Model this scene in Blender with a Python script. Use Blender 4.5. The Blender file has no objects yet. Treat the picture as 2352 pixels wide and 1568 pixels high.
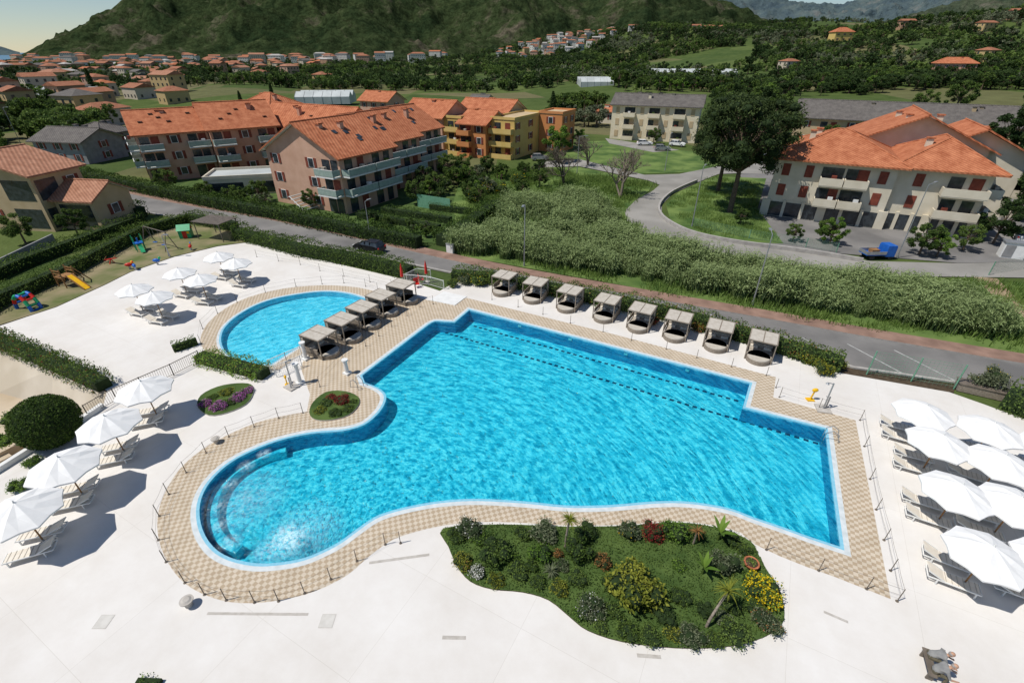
import bpy, math, random
import numpy as np
from mathutils import Vector, noise
from mathutils.geometry import tessellate_polygon
random.seed(7); rng=np.random.default_rng(7)
sc=bpy.context.scene
F=1100.0; TH=math.radians(31.1); S=math.sin(TH); C=math.cos(TH); CAMH=21.0
# survey helper: image bearing -> point on horizontal plane z
def G(x,y,z=0.0):
    dx=(x-1176)/F; dy=(y-784)/F
    t=(CAMH-z)/(S+dy*C)
    return (dx*t,(C-dy*S)*t,z)
def mpp(x,y,z=0.0):
    return (CAMH-z)/(S+(y-784)/F*C)/F
def W(pts,z=0.0): return [G(p[0],p[1],z) for p in pts]
AU=math.radians(-28.5)
U=(math.cos(AU),math.sin(AU)); V=(-math.sin(AU),math.cos(AU))

# ---------------------------------------------------------------- materials
def newmat(name):
    m=bpy.data.materials.new(name); m.use_nodes=True
    nt=m.node_tree; b=nt.nodes['Principled BSDF']
    return m,nt,b
def mat(name,c1,c2=None,scale=4.0,rough=.8,bump=0.0,detail=6,metal=0.0,spec=.3,bscale=None,lo=.35,hi=.65):
    m,nt,b=newmat(name)
    b.inputs['Roughness'].default_value=rough; b.inputs['Metallic'].default_value=metal
    b.inputs['Specular IOR Level'].default_value=spec
    if c2 is None: c2=tuple(min(1,c*1.15) for c in c1); c1=tuple(c*.9 for c in c1)
    tc=nt.nodes.new('ShaderNodeTexCoord'); n=nt.nodes.new('ShaderNodeTexNoise')
    n.inputs['Scale'].default_value=scale; n.inputs['Detail'].default_value=detail
    nt.links.new(tc.outputs['Object'],n.inputs['Vector'])
    r=nt.nodes.new('ShaderNodeValToRGB'); e=r.color_ramp.elements
    e[0].position=lo; e[0].color=(*c1,1); e[1].position=hi; e[1].color=(*c2,1)
    nt.links.new(n.outputs['Fac'],r.inputs['Fac']); nt.links.new(r.outputs['Color'],b.inputs['Base Color'])
    if bump>0:
        bp=nt.nodes.new('ShaderNodeBump'); bp.inputs['Strength'].default_value=bump
        n2=nt.nodes.new('ShaderNodeTexNoise'); n2.inputs['Scale'].default_value=bscale or scale*4; n2.inputs['Detail'].default_value=5
        nt.links.new(tc.outputs['Object'],n2.inputs['Vector'])
        nt.links.new(n2.outputs['Fac'],bp.inputs['Height']); nt.links.new(bp.outputs['Normal'],b.inputs['Normal'])
    return m
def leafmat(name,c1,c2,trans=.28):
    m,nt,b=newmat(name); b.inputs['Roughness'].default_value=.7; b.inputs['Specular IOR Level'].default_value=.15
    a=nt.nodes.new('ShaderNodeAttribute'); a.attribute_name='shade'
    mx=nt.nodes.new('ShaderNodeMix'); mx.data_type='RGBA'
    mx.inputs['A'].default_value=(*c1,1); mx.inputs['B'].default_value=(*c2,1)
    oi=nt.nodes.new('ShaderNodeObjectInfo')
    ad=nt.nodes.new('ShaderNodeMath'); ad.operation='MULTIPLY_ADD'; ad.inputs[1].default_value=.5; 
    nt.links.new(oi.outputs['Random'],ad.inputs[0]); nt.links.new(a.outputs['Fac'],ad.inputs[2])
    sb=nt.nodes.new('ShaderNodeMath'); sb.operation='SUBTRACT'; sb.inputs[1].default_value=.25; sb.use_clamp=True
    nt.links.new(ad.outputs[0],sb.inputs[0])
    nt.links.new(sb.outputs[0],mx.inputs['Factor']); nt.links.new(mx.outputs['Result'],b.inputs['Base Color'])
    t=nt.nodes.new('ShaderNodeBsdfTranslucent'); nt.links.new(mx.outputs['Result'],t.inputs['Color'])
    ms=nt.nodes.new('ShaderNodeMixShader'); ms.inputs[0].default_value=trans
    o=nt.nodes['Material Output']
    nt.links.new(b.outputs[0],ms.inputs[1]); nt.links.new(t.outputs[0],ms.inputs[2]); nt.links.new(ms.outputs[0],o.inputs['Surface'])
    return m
def deckmat():
    m,nt,b=newmat('white_deck'); b.inputs['Roughness'].default_value=.75; b.inputs['Specular IOR Level'].default_value=.2
    tc=nt.nodes.new('ShaderNodeTexCoord')
    mp=nt.nodes.new('ShaderNodeMapping'); mp.inputs['Rotation'].default_value=(0,0,-AU)
    nt.links.new(tc.outputs['Object'],mp.inputs['Vector'])
    n=nt.nodes.new('ShaderNodeTexNoise'); n.inputs['Scale'].default_value=.22; n.inputs['Detail'].default_value=10; n.inputs['Roughness'].default_value=.72
    nt.links.new(mp.outputs[0],n.inputs['Vector'])
    r=nt.nodes.new('ShaderNodeValToRGB'); e=r.color_ramp.elements
    e[0].position=.3; e[0].color=(.63,.595,.55,1); e[1].position=.7; e[1].color=(.745,.725,.695,1)
    nt.links.new(n.outputs['Fac'],r.inputs['Fac'])
    br=nt.nodes.new('ShaderNodeTexBrick'); br.offset=0; br.inputs['Scale'].default_value=1
    br.inputs['Brick Width'].default_value=5; br.inputs['Row Height'].default_value=5; br.inputs['Mortar Size'].default_value=.01
    br.inputs['Color1'].default_value=(1,1,1,1); br.inputs['Color2'].default_value=(.975,.975,.975,1); br.inputs['Mortar'].default_value=(.85,.84,.82,1)
    nt.links.new(mp.outputs[0],br.inputs['Vector'])
    mx=nt.nodes.new('ShaderNodeMix'); mx.data_type='RGBA'; mx.blend_type='MULTIPLY'; mx.inputs['Factor'].default_value=1
    nt.links.new(r.outputs[0],mx.inputs['A']); nt.links.new(br.outputs['Color'],mx.inputs['B'])
    nt.links.new(mx.outputs['Result'],b.inputs['Base Color'])
    return m
def tilemat():
    m,nt,b=newmat('beige_pattern_tile'); b.inputs['Roughness'].default_value=.7; b.inputs['Specular IOR Level'].default_value=.2
    tc=nt.nodes.new('ShaderNodeTexCoord')
    mp=nt.nodes.new('ShaderNodeMapping'); mp.inputs['Rotation'].default_value=(0,0,-AU)
    nt.links.new(tc.outputs['Object'],mp.inputs['Vector'])
    ck=nt.nodes.new('ShaderNodeTexChecker'); ck.inputs['Scale'].default_value=5.0
    ck.inputs['Color1'].default_value=(.45,.355,.25,1); ck.inputs['Color2'].default_value=(.61,.53,.42,1)
    nt.links.new(mp.outputs[0],ck.inputs['Vector'])
    n=nt.nodes.new('ShaderNodeTexNoise'); n.inputs['Scale'].default_value=1.2; n.inputs['Detail'].default_value=6
    nt.links.new(mp.outputs[0],n.inputs['Vector'])
    r=nt.nodes.new('ShaderNodeValToRGB'); e=r.color_ramp.elements
    e[0].position=.3; e[0].color=(.85,.84,.82,1); e[1].position=.7; e[1].color=(1,1,1,1)
    nt.links.new(n.outputs['Fac'],r.inputs['Fac'])
    mx=nt.nodes.new('ShaderNodeMix'); mx.data_type='RGBA'; mx.blend_type='MULTIPLY'; mx.inputs['Factor'].default_value=1
    nt.links.new(ck.outputs[0],mx.inputs['A']); nt.links.new(r.outputs[0],mx.inputs['B'])
    nt.links.new(mx.outputs['Result'],b.inputs['Base Color'])
    return m
def watermat(name,foam=(),t0=(.10,.50,.62),t1=(.34,.75,.86),t2=(1,1,1),center=(0,0)):
    m=bpy.data.materials.new(name); m.use_nodes=True; nt=m.node_tree
    nt.nodes.remove(nt.nodes['Principled BSDF']); o=nt.nodes['Material Output']
    N=nt.nodes.new; L=nt.links.new
    def M(op,a,b=None,c=None,clamp=False):
        n=N('ShaderNodeMath'); n.operation=op; n.use_clamp=clamp
        for i,v in enumerate((a,b,c)):
            if v is None: continue
            if isinstance(v,(int,float)): n.inputs[i].default_value=v
            else: L(v,n.inputs[i])
        return n.outputs[0]
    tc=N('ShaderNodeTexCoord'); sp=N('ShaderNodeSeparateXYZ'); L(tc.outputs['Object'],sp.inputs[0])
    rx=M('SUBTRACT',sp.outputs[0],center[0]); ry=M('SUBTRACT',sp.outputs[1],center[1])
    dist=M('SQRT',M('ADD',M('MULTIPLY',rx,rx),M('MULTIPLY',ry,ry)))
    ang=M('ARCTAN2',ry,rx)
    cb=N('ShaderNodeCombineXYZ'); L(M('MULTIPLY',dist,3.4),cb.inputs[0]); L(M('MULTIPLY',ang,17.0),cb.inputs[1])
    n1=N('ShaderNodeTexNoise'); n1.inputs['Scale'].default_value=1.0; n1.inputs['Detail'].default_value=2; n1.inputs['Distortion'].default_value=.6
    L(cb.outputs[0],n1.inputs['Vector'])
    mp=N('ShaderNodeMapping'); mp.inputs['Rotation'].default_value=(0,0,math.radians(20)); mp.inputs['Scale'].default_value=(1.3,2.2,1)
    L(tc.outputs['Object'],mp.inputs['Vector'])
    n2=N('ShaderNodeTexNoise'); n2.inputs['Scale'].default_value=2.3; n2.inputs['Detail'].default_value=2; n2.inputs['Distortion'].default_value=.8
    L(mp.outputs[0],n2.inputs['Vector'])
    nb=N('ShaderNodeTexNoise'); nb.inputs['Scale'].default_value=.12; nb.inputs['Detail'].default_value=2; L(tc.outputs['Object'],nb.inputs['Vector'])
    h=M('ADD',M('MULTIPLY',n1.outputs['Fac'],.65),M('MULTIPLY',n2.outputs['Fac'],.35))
    caustic1=M('SUBTRACT',1.0,M('MULTIPLY',M('ABSOLUTE',M('SUBTRACT',n1.outputs['Fac'],.53)),24.0),clamp=True)  # bright caustic lines, painted into the transparent tint
    caustic2=M('SUBTRACT',1.0,M('MULTIPLY',M('ABSOLUTE',M('SUBTRACT',n2.outputs['Fac'],.53)),24.0),clamp=True)
    rd=M('MAXIMUM',caustic1,M('MULTIPLY',caustic2,.6))
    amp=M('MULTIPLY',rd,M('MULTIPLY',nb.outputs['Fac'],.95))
    fac=M('ADD',M('MULTIPLY_ADD',h,3.2,-1.25),amp,clamp=True)  # ripple light and dark goes into the tint colour
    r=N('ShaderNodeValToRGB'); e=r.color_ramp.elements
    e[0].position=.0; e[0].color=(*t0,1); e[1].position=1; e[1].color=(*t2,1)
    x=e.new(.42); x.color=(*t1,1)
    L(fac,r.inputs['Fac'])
    bp=N('ShaderNodeBump'); bp.inputs['Strength'].default_value=.8; bp.inputs['Distance'].default_value=.2
    L(h,bp.inputs['Height'])
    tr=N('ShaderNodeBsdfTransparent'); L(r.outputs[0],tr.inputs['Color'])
    gl=N('ShaderNodeBsdfGlossy'); gl.inputs['Roughness'].default_value=.08; L(bp.outputs[0],gl.inputs['Normal'])
    fr=N('ShaderNodeFresnel'); fr.inputs['IOR'].default_value=1.33; L(bp.outputs[0],fr.inputs['Normal'])
    ms=N('ShaderNodeMixShader'); L(fr.outputs[0],ms.inputs[0]); L(tr.outputs[0],ms.inputs[1]); L(gl.outputs[0],ms.inputs[2])
    last=ms
    if foam:
        prev=None
        nf=N('ShaderNodeTexNoise'); nf.inputs['Scale'].default_value=5; nf.inputs['Detail'].default_value=7; nf.inputs['Roughness'].default_value=.7
        L(tc.outputs['Object'],nf.inputs['Vector'])
        for (x,y,rad,am) in foam:
            vd=N('ShaderNodeVectorMath'); vd.operation='DISTANCE'; vd.inputs[1].default_value=(x,y,-.07)
            L(tc.outputs['Object'],vd.inputs[0])
            mr=N('ShaderNodeMapRange'); mr.inputs['From Min'].default_value=rad; mr.inputs['From Max'].default_value=0; mr.inputs['To Min'].default_value=0; mr.inputs['To Max'].default_value=am
            L(vd.outputs['Value'],mr.inputs['Value'])
            prev=mr.outputs[0] if prev is None else M('MAXIMUM',prev,mr.outputs[0])
        mr=N('ShaderNodeMapRange'); mr.inputs['From Min'].default_value=.36; mr.inputs['From Max'].default_value=.66
        L(nf.outputs['Fac'],mr.inputs['Value']); ml=M('MULTIPLY',prev,mr.outputs[0],clamp=True)
        df=N('ShaderNodeBsdfDiffuse'); df.inputs['Color'].default_value=(.62,.82,.88,1)
        ms2=N('ShaderNodeMixShader'); L(ml,ms2.inputs[0]); L(ms.outputs[0],ms2.inputs[1]); L(df.outputs[0],ms2.inputs[2]); last=ms2
    L(last.outputs[0],o.inputs['Surface'])
    return m
def roofmat(name,c1,c2,ang=0):
    m,nt,b=newmat(name); b.inputs['Roughness'].default_value=.85; b.inputs['Specular IOR Level'].default_value=.15
    N=nt.nodes.new; L=nt.links.new
    tc=N('ShaderNodeTexCoord'); n=N('ShaderNodeTexNoise'); n.inputs['Scale'].default_value=.9; n.inputs['Detail'].default_value=10; n.inputs['Roughness'].default_value=.75
    L(tc.outputs['Object'],n.inputs['Vector'])
    r=N('ShaderNodeValToRGB'); e=r.color_ramp.elements; e[0].position=.35; e[0].color=(*c1,1); e[1].position=.64; e[1].color=(*c2,1)
    L(n.outputs['Fac'],r.inputs['Fac'])
    wx=N('ShaderNodeTexWave'); wx.bands_direction='DIAGONAL'; wx.inputs['Scale'].default_value=1.1; wx.inputs['Distortion'].default_value=.3
    L(tc.outputs['Object'],wx.inputs['Vector'])
    rr=N('ShaderNodeValToRGB'); rr.color_ramp.elements[0].color=(.66,.64,.62,1)
    L(wx.outputs['Fac'],rr.inputs['Fac'])
    mx=N('ShaderNodeMix'); mx.data_type='RGBA'; mx.blend_type='MULTIPLY'; mx.inputs['Factor'].default_value=.9
    L(r.outputs[0],mx.inputs['A']); L(rr.outputs[0],mx.inputs['B']); L(mx.outputs['Result'],b.inputs['Base Color'])
    bp=N('ShaderNodeBump'); bp.inputs['Strength'].default_value=.5; bp.inputs['Distance'].default_value=.06
    L(wx.outputs['Fac'],bp.inputs['Height']); L(bp.outputs[0],b.inputs['Normal'])
    return m
def groundmat():
    m,nt,b=newmat('ground_fields'); b.inputs['Roughness'].default_value=.95; b.inputs['Specular IOR Level'].default_value=.05
    N=nt.nodes.new; L=nt.links.new
    tc=N('ShaderNodeTexCoord')
    vo=N('ShaderNodeTexVoronoi'); vo.inputs['Scale'].default_value=.018; L(tc.outputs['Object'],vo.inputs['Vector'])
    r=N('ShaderNodeValToRGB'); r.color_ramp.interpolation='CONSTANT'
    e=r.color_ramp.elements; e[0].position=0; e[0].color=(.05,.08,.025,1); e[1].position=.3; e[1].color=(.075,.105,.03,1)
    for p,c in ((.5,(.11,.14,.045)),(.64,(.21,.16,.10)),(.74,(.065,.095,.028)),(.86,(.16,.135,.075))):
        x=e.new(p); x.color=(*c,1)
    sp=N('ShaderNodeSeparateColor'); L(vo.outputs['Color'],sp.inputs[0]); L(sp.outputs[0],r.inputs['Fac'])
    n=N('ShaderNodeTexNoise'); n.inputs['Scale'].default_value=.12; n.inputs['Detail'].default_value=12; n.inputs['Roughness'].default_value=.72
    L(tc.outputs['Object'],n.inputs['Vector'])
    r2=N('ShaderNodeValToRGB'); e=r2.color_ramp.elements; e[0].position=.35; e[0].color=(.035,.065,.015,1); e[1].position=.68; e[1].color=(.12,.155,.05,1)
    L(n.outputs['Fac'],r2.inputs['Fac'])
    mx=N('ShaderNodeMix'); mx.data_type='RGBA'; mx.inputs['Factor'].default_value=.5
    L(r.outputs[0],mx.inputs['A']); L(r2.outputs[0],mx.inputs['B']); L(mx.outputs['Result'],b.inputs['Base Color'])
    bp=N('ShaderNodeBump'); bp.inputs['Strength'].default_value=.6; bp.inputs['Distance'].default_value=.3
    n3=N('ShaderNodeTexNoise'); n3.inputs['Scale'].default_value=2; n3.inputs['Detail'].default_value=8; L(tc.outputs['Object'],n3.inputs['Vector'])
    L(n3.outputs['Fac'],bp.inputs['Height']); L(bp.outputs[0],b.inputs['Normal'])
    return m
def mountmat(name,c1,c2,c3,sc_=.006,bd=14,fine=.06,lo=.42):
    m,nt,b=newmat(name); b.inputs['Roughness'].default_value=1; b.inputs['Specular IOR Level'].default_value=0
    N=nt.nodes.new; L=nt.links.new
    tc=N('ShaderNodeTexCoord')
    n=N('ShaderNodeTexNoise'); n.inputs['Scale'].default_value=sc_; n.inputs['Detail'].default_value=15; n.inputs['Roughness'].default_value=.74
    L(tc.outputs['Object'],n.inputs['Vector'])
    r=N('ShaderNodeValToRGB'); e=r.color_ramp.elements; e[0].position=.40; e[0].color=(*c1,1); e[1].position=.54; e[1].color=(*c2,1)
    x=e.new(.64); x.color=(*c3,1)
    L(n.outputs['Fac'],r.inputs['Fac'])
    n2=N('ShaderNodeTexNoise'); n2.inputs['Scale'].default_value=fine; n2.inputs['Detail'].default_value=8; n2.inputs['Roughness'].default_value=.85
    L(tc.outputs['Object'],n2.inputs['Vector'])
    r2=N('ShaderNodeValToRGB'); e=r2.color_ramp.elements; e[0].position=.43; e[0].color=(lo,lo,lo,1); e[1].position=.57; e[1].color=(1.0,1.0,1.0,1)
    L(n2.outputs['Fac'],r2.inputs['Fac'])
    mx=N('ShaderNodeMix'); mx.data_type='RGBA'; mx.blend_type='MULTIPLY'; mx.inputs['Factor'].default_value=1
    L(r.outputs[0],mx.inputs['A']); L(r2.outputs[0],mx.inputs['B']); L(mx.outputs['Result'],b.inputs['Base Color'])
    bp=N('ShaderNodeBump'); bp.inputs['Strength'].default_value=1; bp.inputs['Distance'].default_value=bd
    n3=N('ShaderNodeTexNoise'); n3.inputs['Scale'].default_value=.02; n3.inputs['Detail'].default_value=10; n3.inputs['Roughness'].default_value=.7; L(tc.outputs['Object'],n3.inputs['Vector'])
    L(n3.outputs['Fac'],bp.inputs['Height']); L(bp.outputs[0],b.inputs['Normal'])
    return m

M_deck=deckmat(); M_tile=tilemat()
M_coping=mat('white_coping',(.52,.57,.58),(.64,.68,.69),3,.5)
M_lblue=mat('pale_blue_tile',(.20,.48,.62),(.26,.56,.70),6,.35)
M_pwall=mat('pool_wall_tile',(.015,.25,.43),(.025,.31,.49),8,.4)
M_pfloor=mat('pool_floor_tile',(.11,.68,.76),(.14,.74,.82),.6,.5)
M_pfloor2=mat('shallow_floor_tile',(.18,.66,.78),(.22,.72,.84),1.2,.5)
M_dark=mat('dark_marker',(.01,.05,.10),(.015,.07,.13),3,.6)
M_asph=mat('asphalt',(.14,.135,.13),(.22,.21,.20),.22,.9,.2,10,bscale=30)
M_asph2=mat('light_asphalt',(.22,.21,.19),(.31,.295,.27),.18,.9,.2,10,bscale=20)
M_side=mat('brick_sidewalk',(.20,.125,.095),(.30,.19,.145),.8,.9,.2,8,bscale=20)
M_kerb=mat('kerb_stone',(.32,.30,.28),(.42,.40,.37),2,.8)
M_paint=mat('road_paint',(.32,.32,.31),(.5,.5,.48),2,.7)
M_ground=groundmat()
M_grass=mat('meadow_grass',(.05,.10,.02),(.15,.215,.055),.25,.95,.6,12,bscale=3)
M_grass2=mat('lawn_grass',(.035,.07,.014),(.085,.135,.032),.7,.95,.6,10,bscale=12)
M_play=mat('worn_grass',(.10,.13,.035),(.27,.22,.13),.35,.95,.3,10,bscale=6)
M_dirt=mat('dirt',(.25,.18,.11),(.36,.28,.18),.6,.95,.3)
M_sand=mat('sandy_concrete',(.44,.35,.24),(.58,.49,.37),.3,.9,0,10)
M_slope=mat('cream_concrete',(.46,.40,.31),(.58,.52,.43),.3,.9,0,10)
M_soil=mat('soil',(.05,.035,.02),(.09,.065,.04),3,.95,.5)
M_wallpink=mat('pink_render',(.52,.31,.215),(.60,.375,.27),.6,.9)
M_wallpink2=mat('salmon_render',(.50,.26,.17),(.57,.31,.21),.6,.9)
M_cream=mat('cream_render',(.58,.52,.40),(.67,.61,.49),.6,.9)
M_cream2=mat('cream_render_lit',(.68,.59,.43),(.74,.66,.50),.6,.9)  # cream lightened in the colour so the facade looks sunlit
M_yellow=mat('yellow_render',(.60,.42,.13),(.66,.48,.18),.6,.9)
M_orange=mat('orange_render',(.55,.22,.08),(.6,.26,.1),.6,.9)
M_ochre=mat('ochre_render',(.45,.34,.20),(.52,.40,.25),.6,.9)
M_white=mat('white_paint',(.70,.70,.68),(.77,.77,.75),2,.5)
M_grey=mat('grey_render',(.22,.22,.22),(.30,.30,.30),1,.9)
M_roof=roofmat('terracotta_roof',(.36,.11,.05),(.60,.235,.12))
M_roof2=roofmat('terracotta_roof_pale',(.33,.15,.09),(.5,.26,.17))
M_roofd=roofmat('terracotta_roof_muted',(.28,.11,.06),(.44,.20,.12))  # duller terracotta for the distant houses
M_roofg=roofmat('grey_roof',(.11,.10,.095),(.19,.175,.16))
M_glass=mat('window_glass',(.02,.025,.03),(.05,.06,.07),1.5,.12,spec=.6)
M_shut=mat('red_brown_shutter',(.17,.04,.025),(.24,.06,.035),2,.7)
M_railteal=mat('pale_green_railing',(.27,.35,.31),(.35,.43,.38),2,.5)
M_metal=mat('galvanised_metal',(.35,.36,.37),(.45,.46,.47),3,.45,metal=.6)
M_bronze=mat('dark_metal_post',(.12,.10,.08),(.18,.15,.12),3,.5)
M_green=mat('green_fence_paint',(.12,.28,.18),(.16,.34,.23),3,.5)
M_fabric=mat('white_canvas',(.74,.74,.73),(.80,.80,.79),2,.9)
M_bed=mat('cream_fabric',(.66,.60,.51),(.74,.69,.61),3,.9)
M_taupe=mat('taupe_wicker',(.20,.165,.13),(.30,.255,.205),9,.8,.3)
M_taupe2=mat('beige_canvas',(.33,.29,.24),(.42,.37,.31),4,.9)
M_taupel=mat('canvas_panel',(.44,.40,.34),(.52,.48,.42),4,.9)
M_wood=mat('wood',(.22,.11,.04),(.34,.18,.07),3,.7)
M_bark=mat('bark',(.10,.07,.05),(.18,.13,.09),6,.95,.6)
M_red=mat('red_plastic',(.5,.02,.015),(.6,.03,.02),3,.4)
M_blue=mat('blue_plastic',(.01,.10,.42),(.02,.14,.5),3,.4)
M_gplast=mat('green_plastic',(.02,.30,.12),(.03,.38,.16),3,.4)
M_yplast=mat('yellow_plastic',(.75,.42,.01),(.85,.5,.02),3,.4)
M_black=mat('black_paint',(.012,.012,.014),(.02,.02,.024),3,.2,spec=.6)
M_rubber=mat('rubber',(.015,.015,.015),(.03,.03,.03),3,.9)
M_stone=mat('stone',(.40,.37,.33),(.5,.47,.43),4,.85,.3)
M_hatch=mat('hatch_cover',(.54,.52,.48),(.62,.60,.56),3,.8)
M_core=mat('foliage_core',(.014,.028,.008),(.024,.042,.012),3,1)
M_sea=mat('sea_water',(.05,.14,.22),(.07,.17,.26),.01,.3)
M_greenh=mat('greenhouse_glass',(.42,.45,.44),(.54,.57,.56),.2,.4)
L_hedge=leafmat('hedge_leaf',(.032,.068,.012),(.16,.235,.048))
L_green=leafmat('green_leaf',(.036,.074,.016),(.17,.245,.055))
L_bright=leafmat('bright_leaf',(.07,.15,.018),(.25,.38,.07))
L_dark=leafmat('dark_leaf',(.020,.043,.012),(.082,.13,.036))
L_pine=leafmat('pine_needles',(.024,.045,.013),(.105,.145,.046))
L_olive=leafmat('olive_leaf',(.08,.10,.05),(.25,.28,.17))
L_yel=leafmat('yellow_green_leaf',(.11,.14,.015),(.36,.37,.06))
L_reed=leafmat('reed_leaf',(.095,.145,.042),(.33,.41,.18),.35)
L_redl=leafmat('dark_red_leaf',(.14,.015,.016),(.40,.06,.05))
L_orl=leafmat('orange_leaf',(.18,.08,.025),(.42,.22,.08))
L_flowp=leafmat('purple_flower',(.40,.10,.36),(.78,.34,.72))
L_flowy=leafmat('yellow_flower',(.55,.38,.01),(.85,.62,.02))
L_floww=leafmat('white_flower',(.5,.5,.46),(.8,.8,.76))
L_twig=leafmat('bare_twig',(.16,.13,.10),(.32,.27,.21))

# ---------------------------------------------------------------- mesh builder
class MB:
    def __init__(s): s.v=[];s.f=[];s.m=[];s.sh=[];s.sm=[];s.mats=[]
    def mi(s,mt):
        if mt not in s.mats: s.mats.append(mt)
        return s.mats.index(mt)
    def face(s,pts,mt,sm=False,sh=.5):
        i=len(s.v); s.v+= [tuple(p) for p in pts]; s.f.append(tuple(range(i,i+len(pts)))); s.m.append(s.mi(mt)); s.sh.append(sh); s.sm.append(sm)
    def grid(s,verts,faces,mt,sm=False):
        i=len(s.v); s.v+=[tuple(p) for p in verts]; k=s.mi(mt)
        for f in faces: s.f.append(tuple(a+i for a in f)); s.m.append(k); s.sh.append(.5); s.sm.append(sm)
    def box(s,cx,cy,cz,sx,sy,sz,mt,ang=0.0,tilt=0.0):
        ca,sa=math.cos(ang),math.sin(ang); ct,st=math.cos(tilt),math.sin(tilt); vs=[]
        for dz in(-.5,.5):
            for dx,dy in((-.5,-.5),(.5,-.5),(.5,.5),(-.5,.5)):
                x,y,z=dx*sx,dy*sy,dz*sz
                x,z=x*ct-z*st,x*st+z*ct
                vs.append((cx+x*ca-y*sa,cy+x*sa+y*ca,cz+z))
        s.grid(vs,[(0,3,2,1),(4,5,6,7),(0,1,5,4),(1,2,6,5),(2,3,7,6),(3,0,4,7)],mt)
    def cyl(s,p0,p1,r0,r1,mt,n=8,cap=True,sm=True):
        p0=Vector(p0);p1=Vector(p1);d=(p1-p0)
        if d.length<1e-6:return
        d.normalize(); a=d.orthogonal().normalized(); b=d.cross(a); vs=[]
        for p,r in((p0,r0),(p1,r1)):
            for k in range(n):
                t=2*math.pi*k/n; vs.append(p+a*(r*math.cos(t))+b*(r*math.sin(t)))
        fs=[(k,(k+1)%n,n+(k+1)%n,n+k) for k in range(n)]
        s.grid(vs,fs,mt,sm)
        if cap: s.grid(vs,[tuple(range(n))[::-1],tuple(range(n,2*n))],mt)
    def ell(s,c,r,mt,n=12,m=8,jit=0.0):
        vs=[];fs=[]
        for j in range(m+1):
            ph=math.pi*j/m
            for i in range(n):
                t=2*math.pi*i/n; q=1+jit*noise.noise(Vector((c[0]+3*math.cos(t),c[1]+3*math.sin(t),j)))
                vs.append((c[0]+r[0]*q*math.sin(ph)*math.cos(t),c[1]+r[1]*q*math.sin(ph)*math.sin(t),c[2]+r[2]*q*math.cos(ph)))
        for j in range(m):
            for i in range(n): fs.append((j*n+i,(j+1)*n+i,(j+1)*n+(i+1)%n,j*n+(i+1)%n))
        s.grid(vs,fs,mt,True)
    def prism(s,poly,z0,z1,mt,side=None,bottom=False):
        P=[(p[0],p[1]) for p in poly]; n=len(P)
        tri=tessellate_polygon([[Vector((a,b,0)) for a,b in P]])
        up=[]
        for t in tri:
            a,b,c=[P[k] for k in t]
            if (b[0]-a[0])*(c[1]-a[1])-(b[1]-a[1])*(c[0]-a[0])<0: t=(t[0],t[2],t[1])
            up.append(t)
        s.grid([(a,b,z1) for a,b in P],up,mt)
        if z0 is not None:
            for k in range(n):
                a=P[k];b=P[(k+1)%n]; s.face([(a[0],a[1],z0),(b[0],b[1],z0),(b[0],b[1],z1),(a[0],a[1],z1)],side or mt)
    def leaves(s,P,size,mt,sh,asp=.6,flat=0.0,up=0.0):
        P=np.asarray(P); n=len(P)
        if n==0:return
        a=rng.normal(size=(n,3)); a[:,2]*=(1-flat); a/=np.linalg.norm(a,axis=1)[:,None]
        b=rng.normal(size=(n,3)); b[:,2]*=(1-flat); b-= (a*b).sum(1)[:,None]*a; b/=np.linalg.norm(b,axis=1)[:,None]
        sz=(size*rng.uniform(.6,1.3,n))[:,None]
        a*=sz*.5; b*=sz*.5*asp
        vs=np.stack([P-a-b*.5,P+a*.1-b,P+a,P+a*.1+b],1).reshape(-1,3)
        i=len(s.v); s.v+=list(map(tuple,vs.tolist())); k=s.mi(mt)
        for q in range(n):
            o=i+4*q; s.f.append((o,o+1,o+2,o+3)); 
        s.m+=[k]*n; s.sh+=list(np.broadcast_to(np.clip(sh,0,1),(n,)).tolist()); s.sm+=[False]*n
    def mesh(s,name):
        me=bpy.data.meshes.new(name); me.from_pydata(s.v,[],s.f)
        for m in s.mats: me.materials.append(m)
        me.polygons.foreach_set('material_index',s.m); me.polygons.foreach_set('use_smooth',s.sm)
        at=me.attributes.new('shade','FLOAT','FACE'); at.data.foreach_set('value',np.array(s.sh,dtype=np.float32))
        me.update(); return me
    def obj(s,name,loc=(0,0,0),rot=0.0,parent=None):
        o=bpy.data.objects.new(name,s.mesh(name)); sc.collection.objects.link(o); o.location=loc; o.rotation_euler=(0,0,rot)
        if parent: o.parent=parent
        return o
def inst(name,me,loc,rot=0.0,scale=1.0):
    o=bpy.data.objects.new(name,me); sc.collection.objects.link(o); o.location=loc; o.rotation_euler=(0,0,rot)
    o.scale=(scale,)*3 if not isinstance(scale,tuple) else scale
    return o
def empty(name,loc,rot=0.0):
    o=bpy.data.objects.new(name,None); sc.collection.objects.link(o); o.location=loc; o.rotation_euler=(0,0,rot); return o
def sheet(name,polys,z,mt):
    """polys: outer + holes (world xy)"""
    vl=[[Vector((p[0],p[1],0)) for p in pl] for pl in polys]
    tri=tessellate_polygon(vl); flat=[v for pl in vl for v in pl]
    mb=MB(); fs=[]
    for t in tri:
        a,b,c=[flat[k] for k in t]
        if (b-a).cross(c-a).z<0: t=(t[0],t[2],t[1])
        fs.append(tuple(t))
    mb.grid([(v.x,v.y,z) for v in flat],fs,mt)
    return mb.obj(name)
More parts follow.
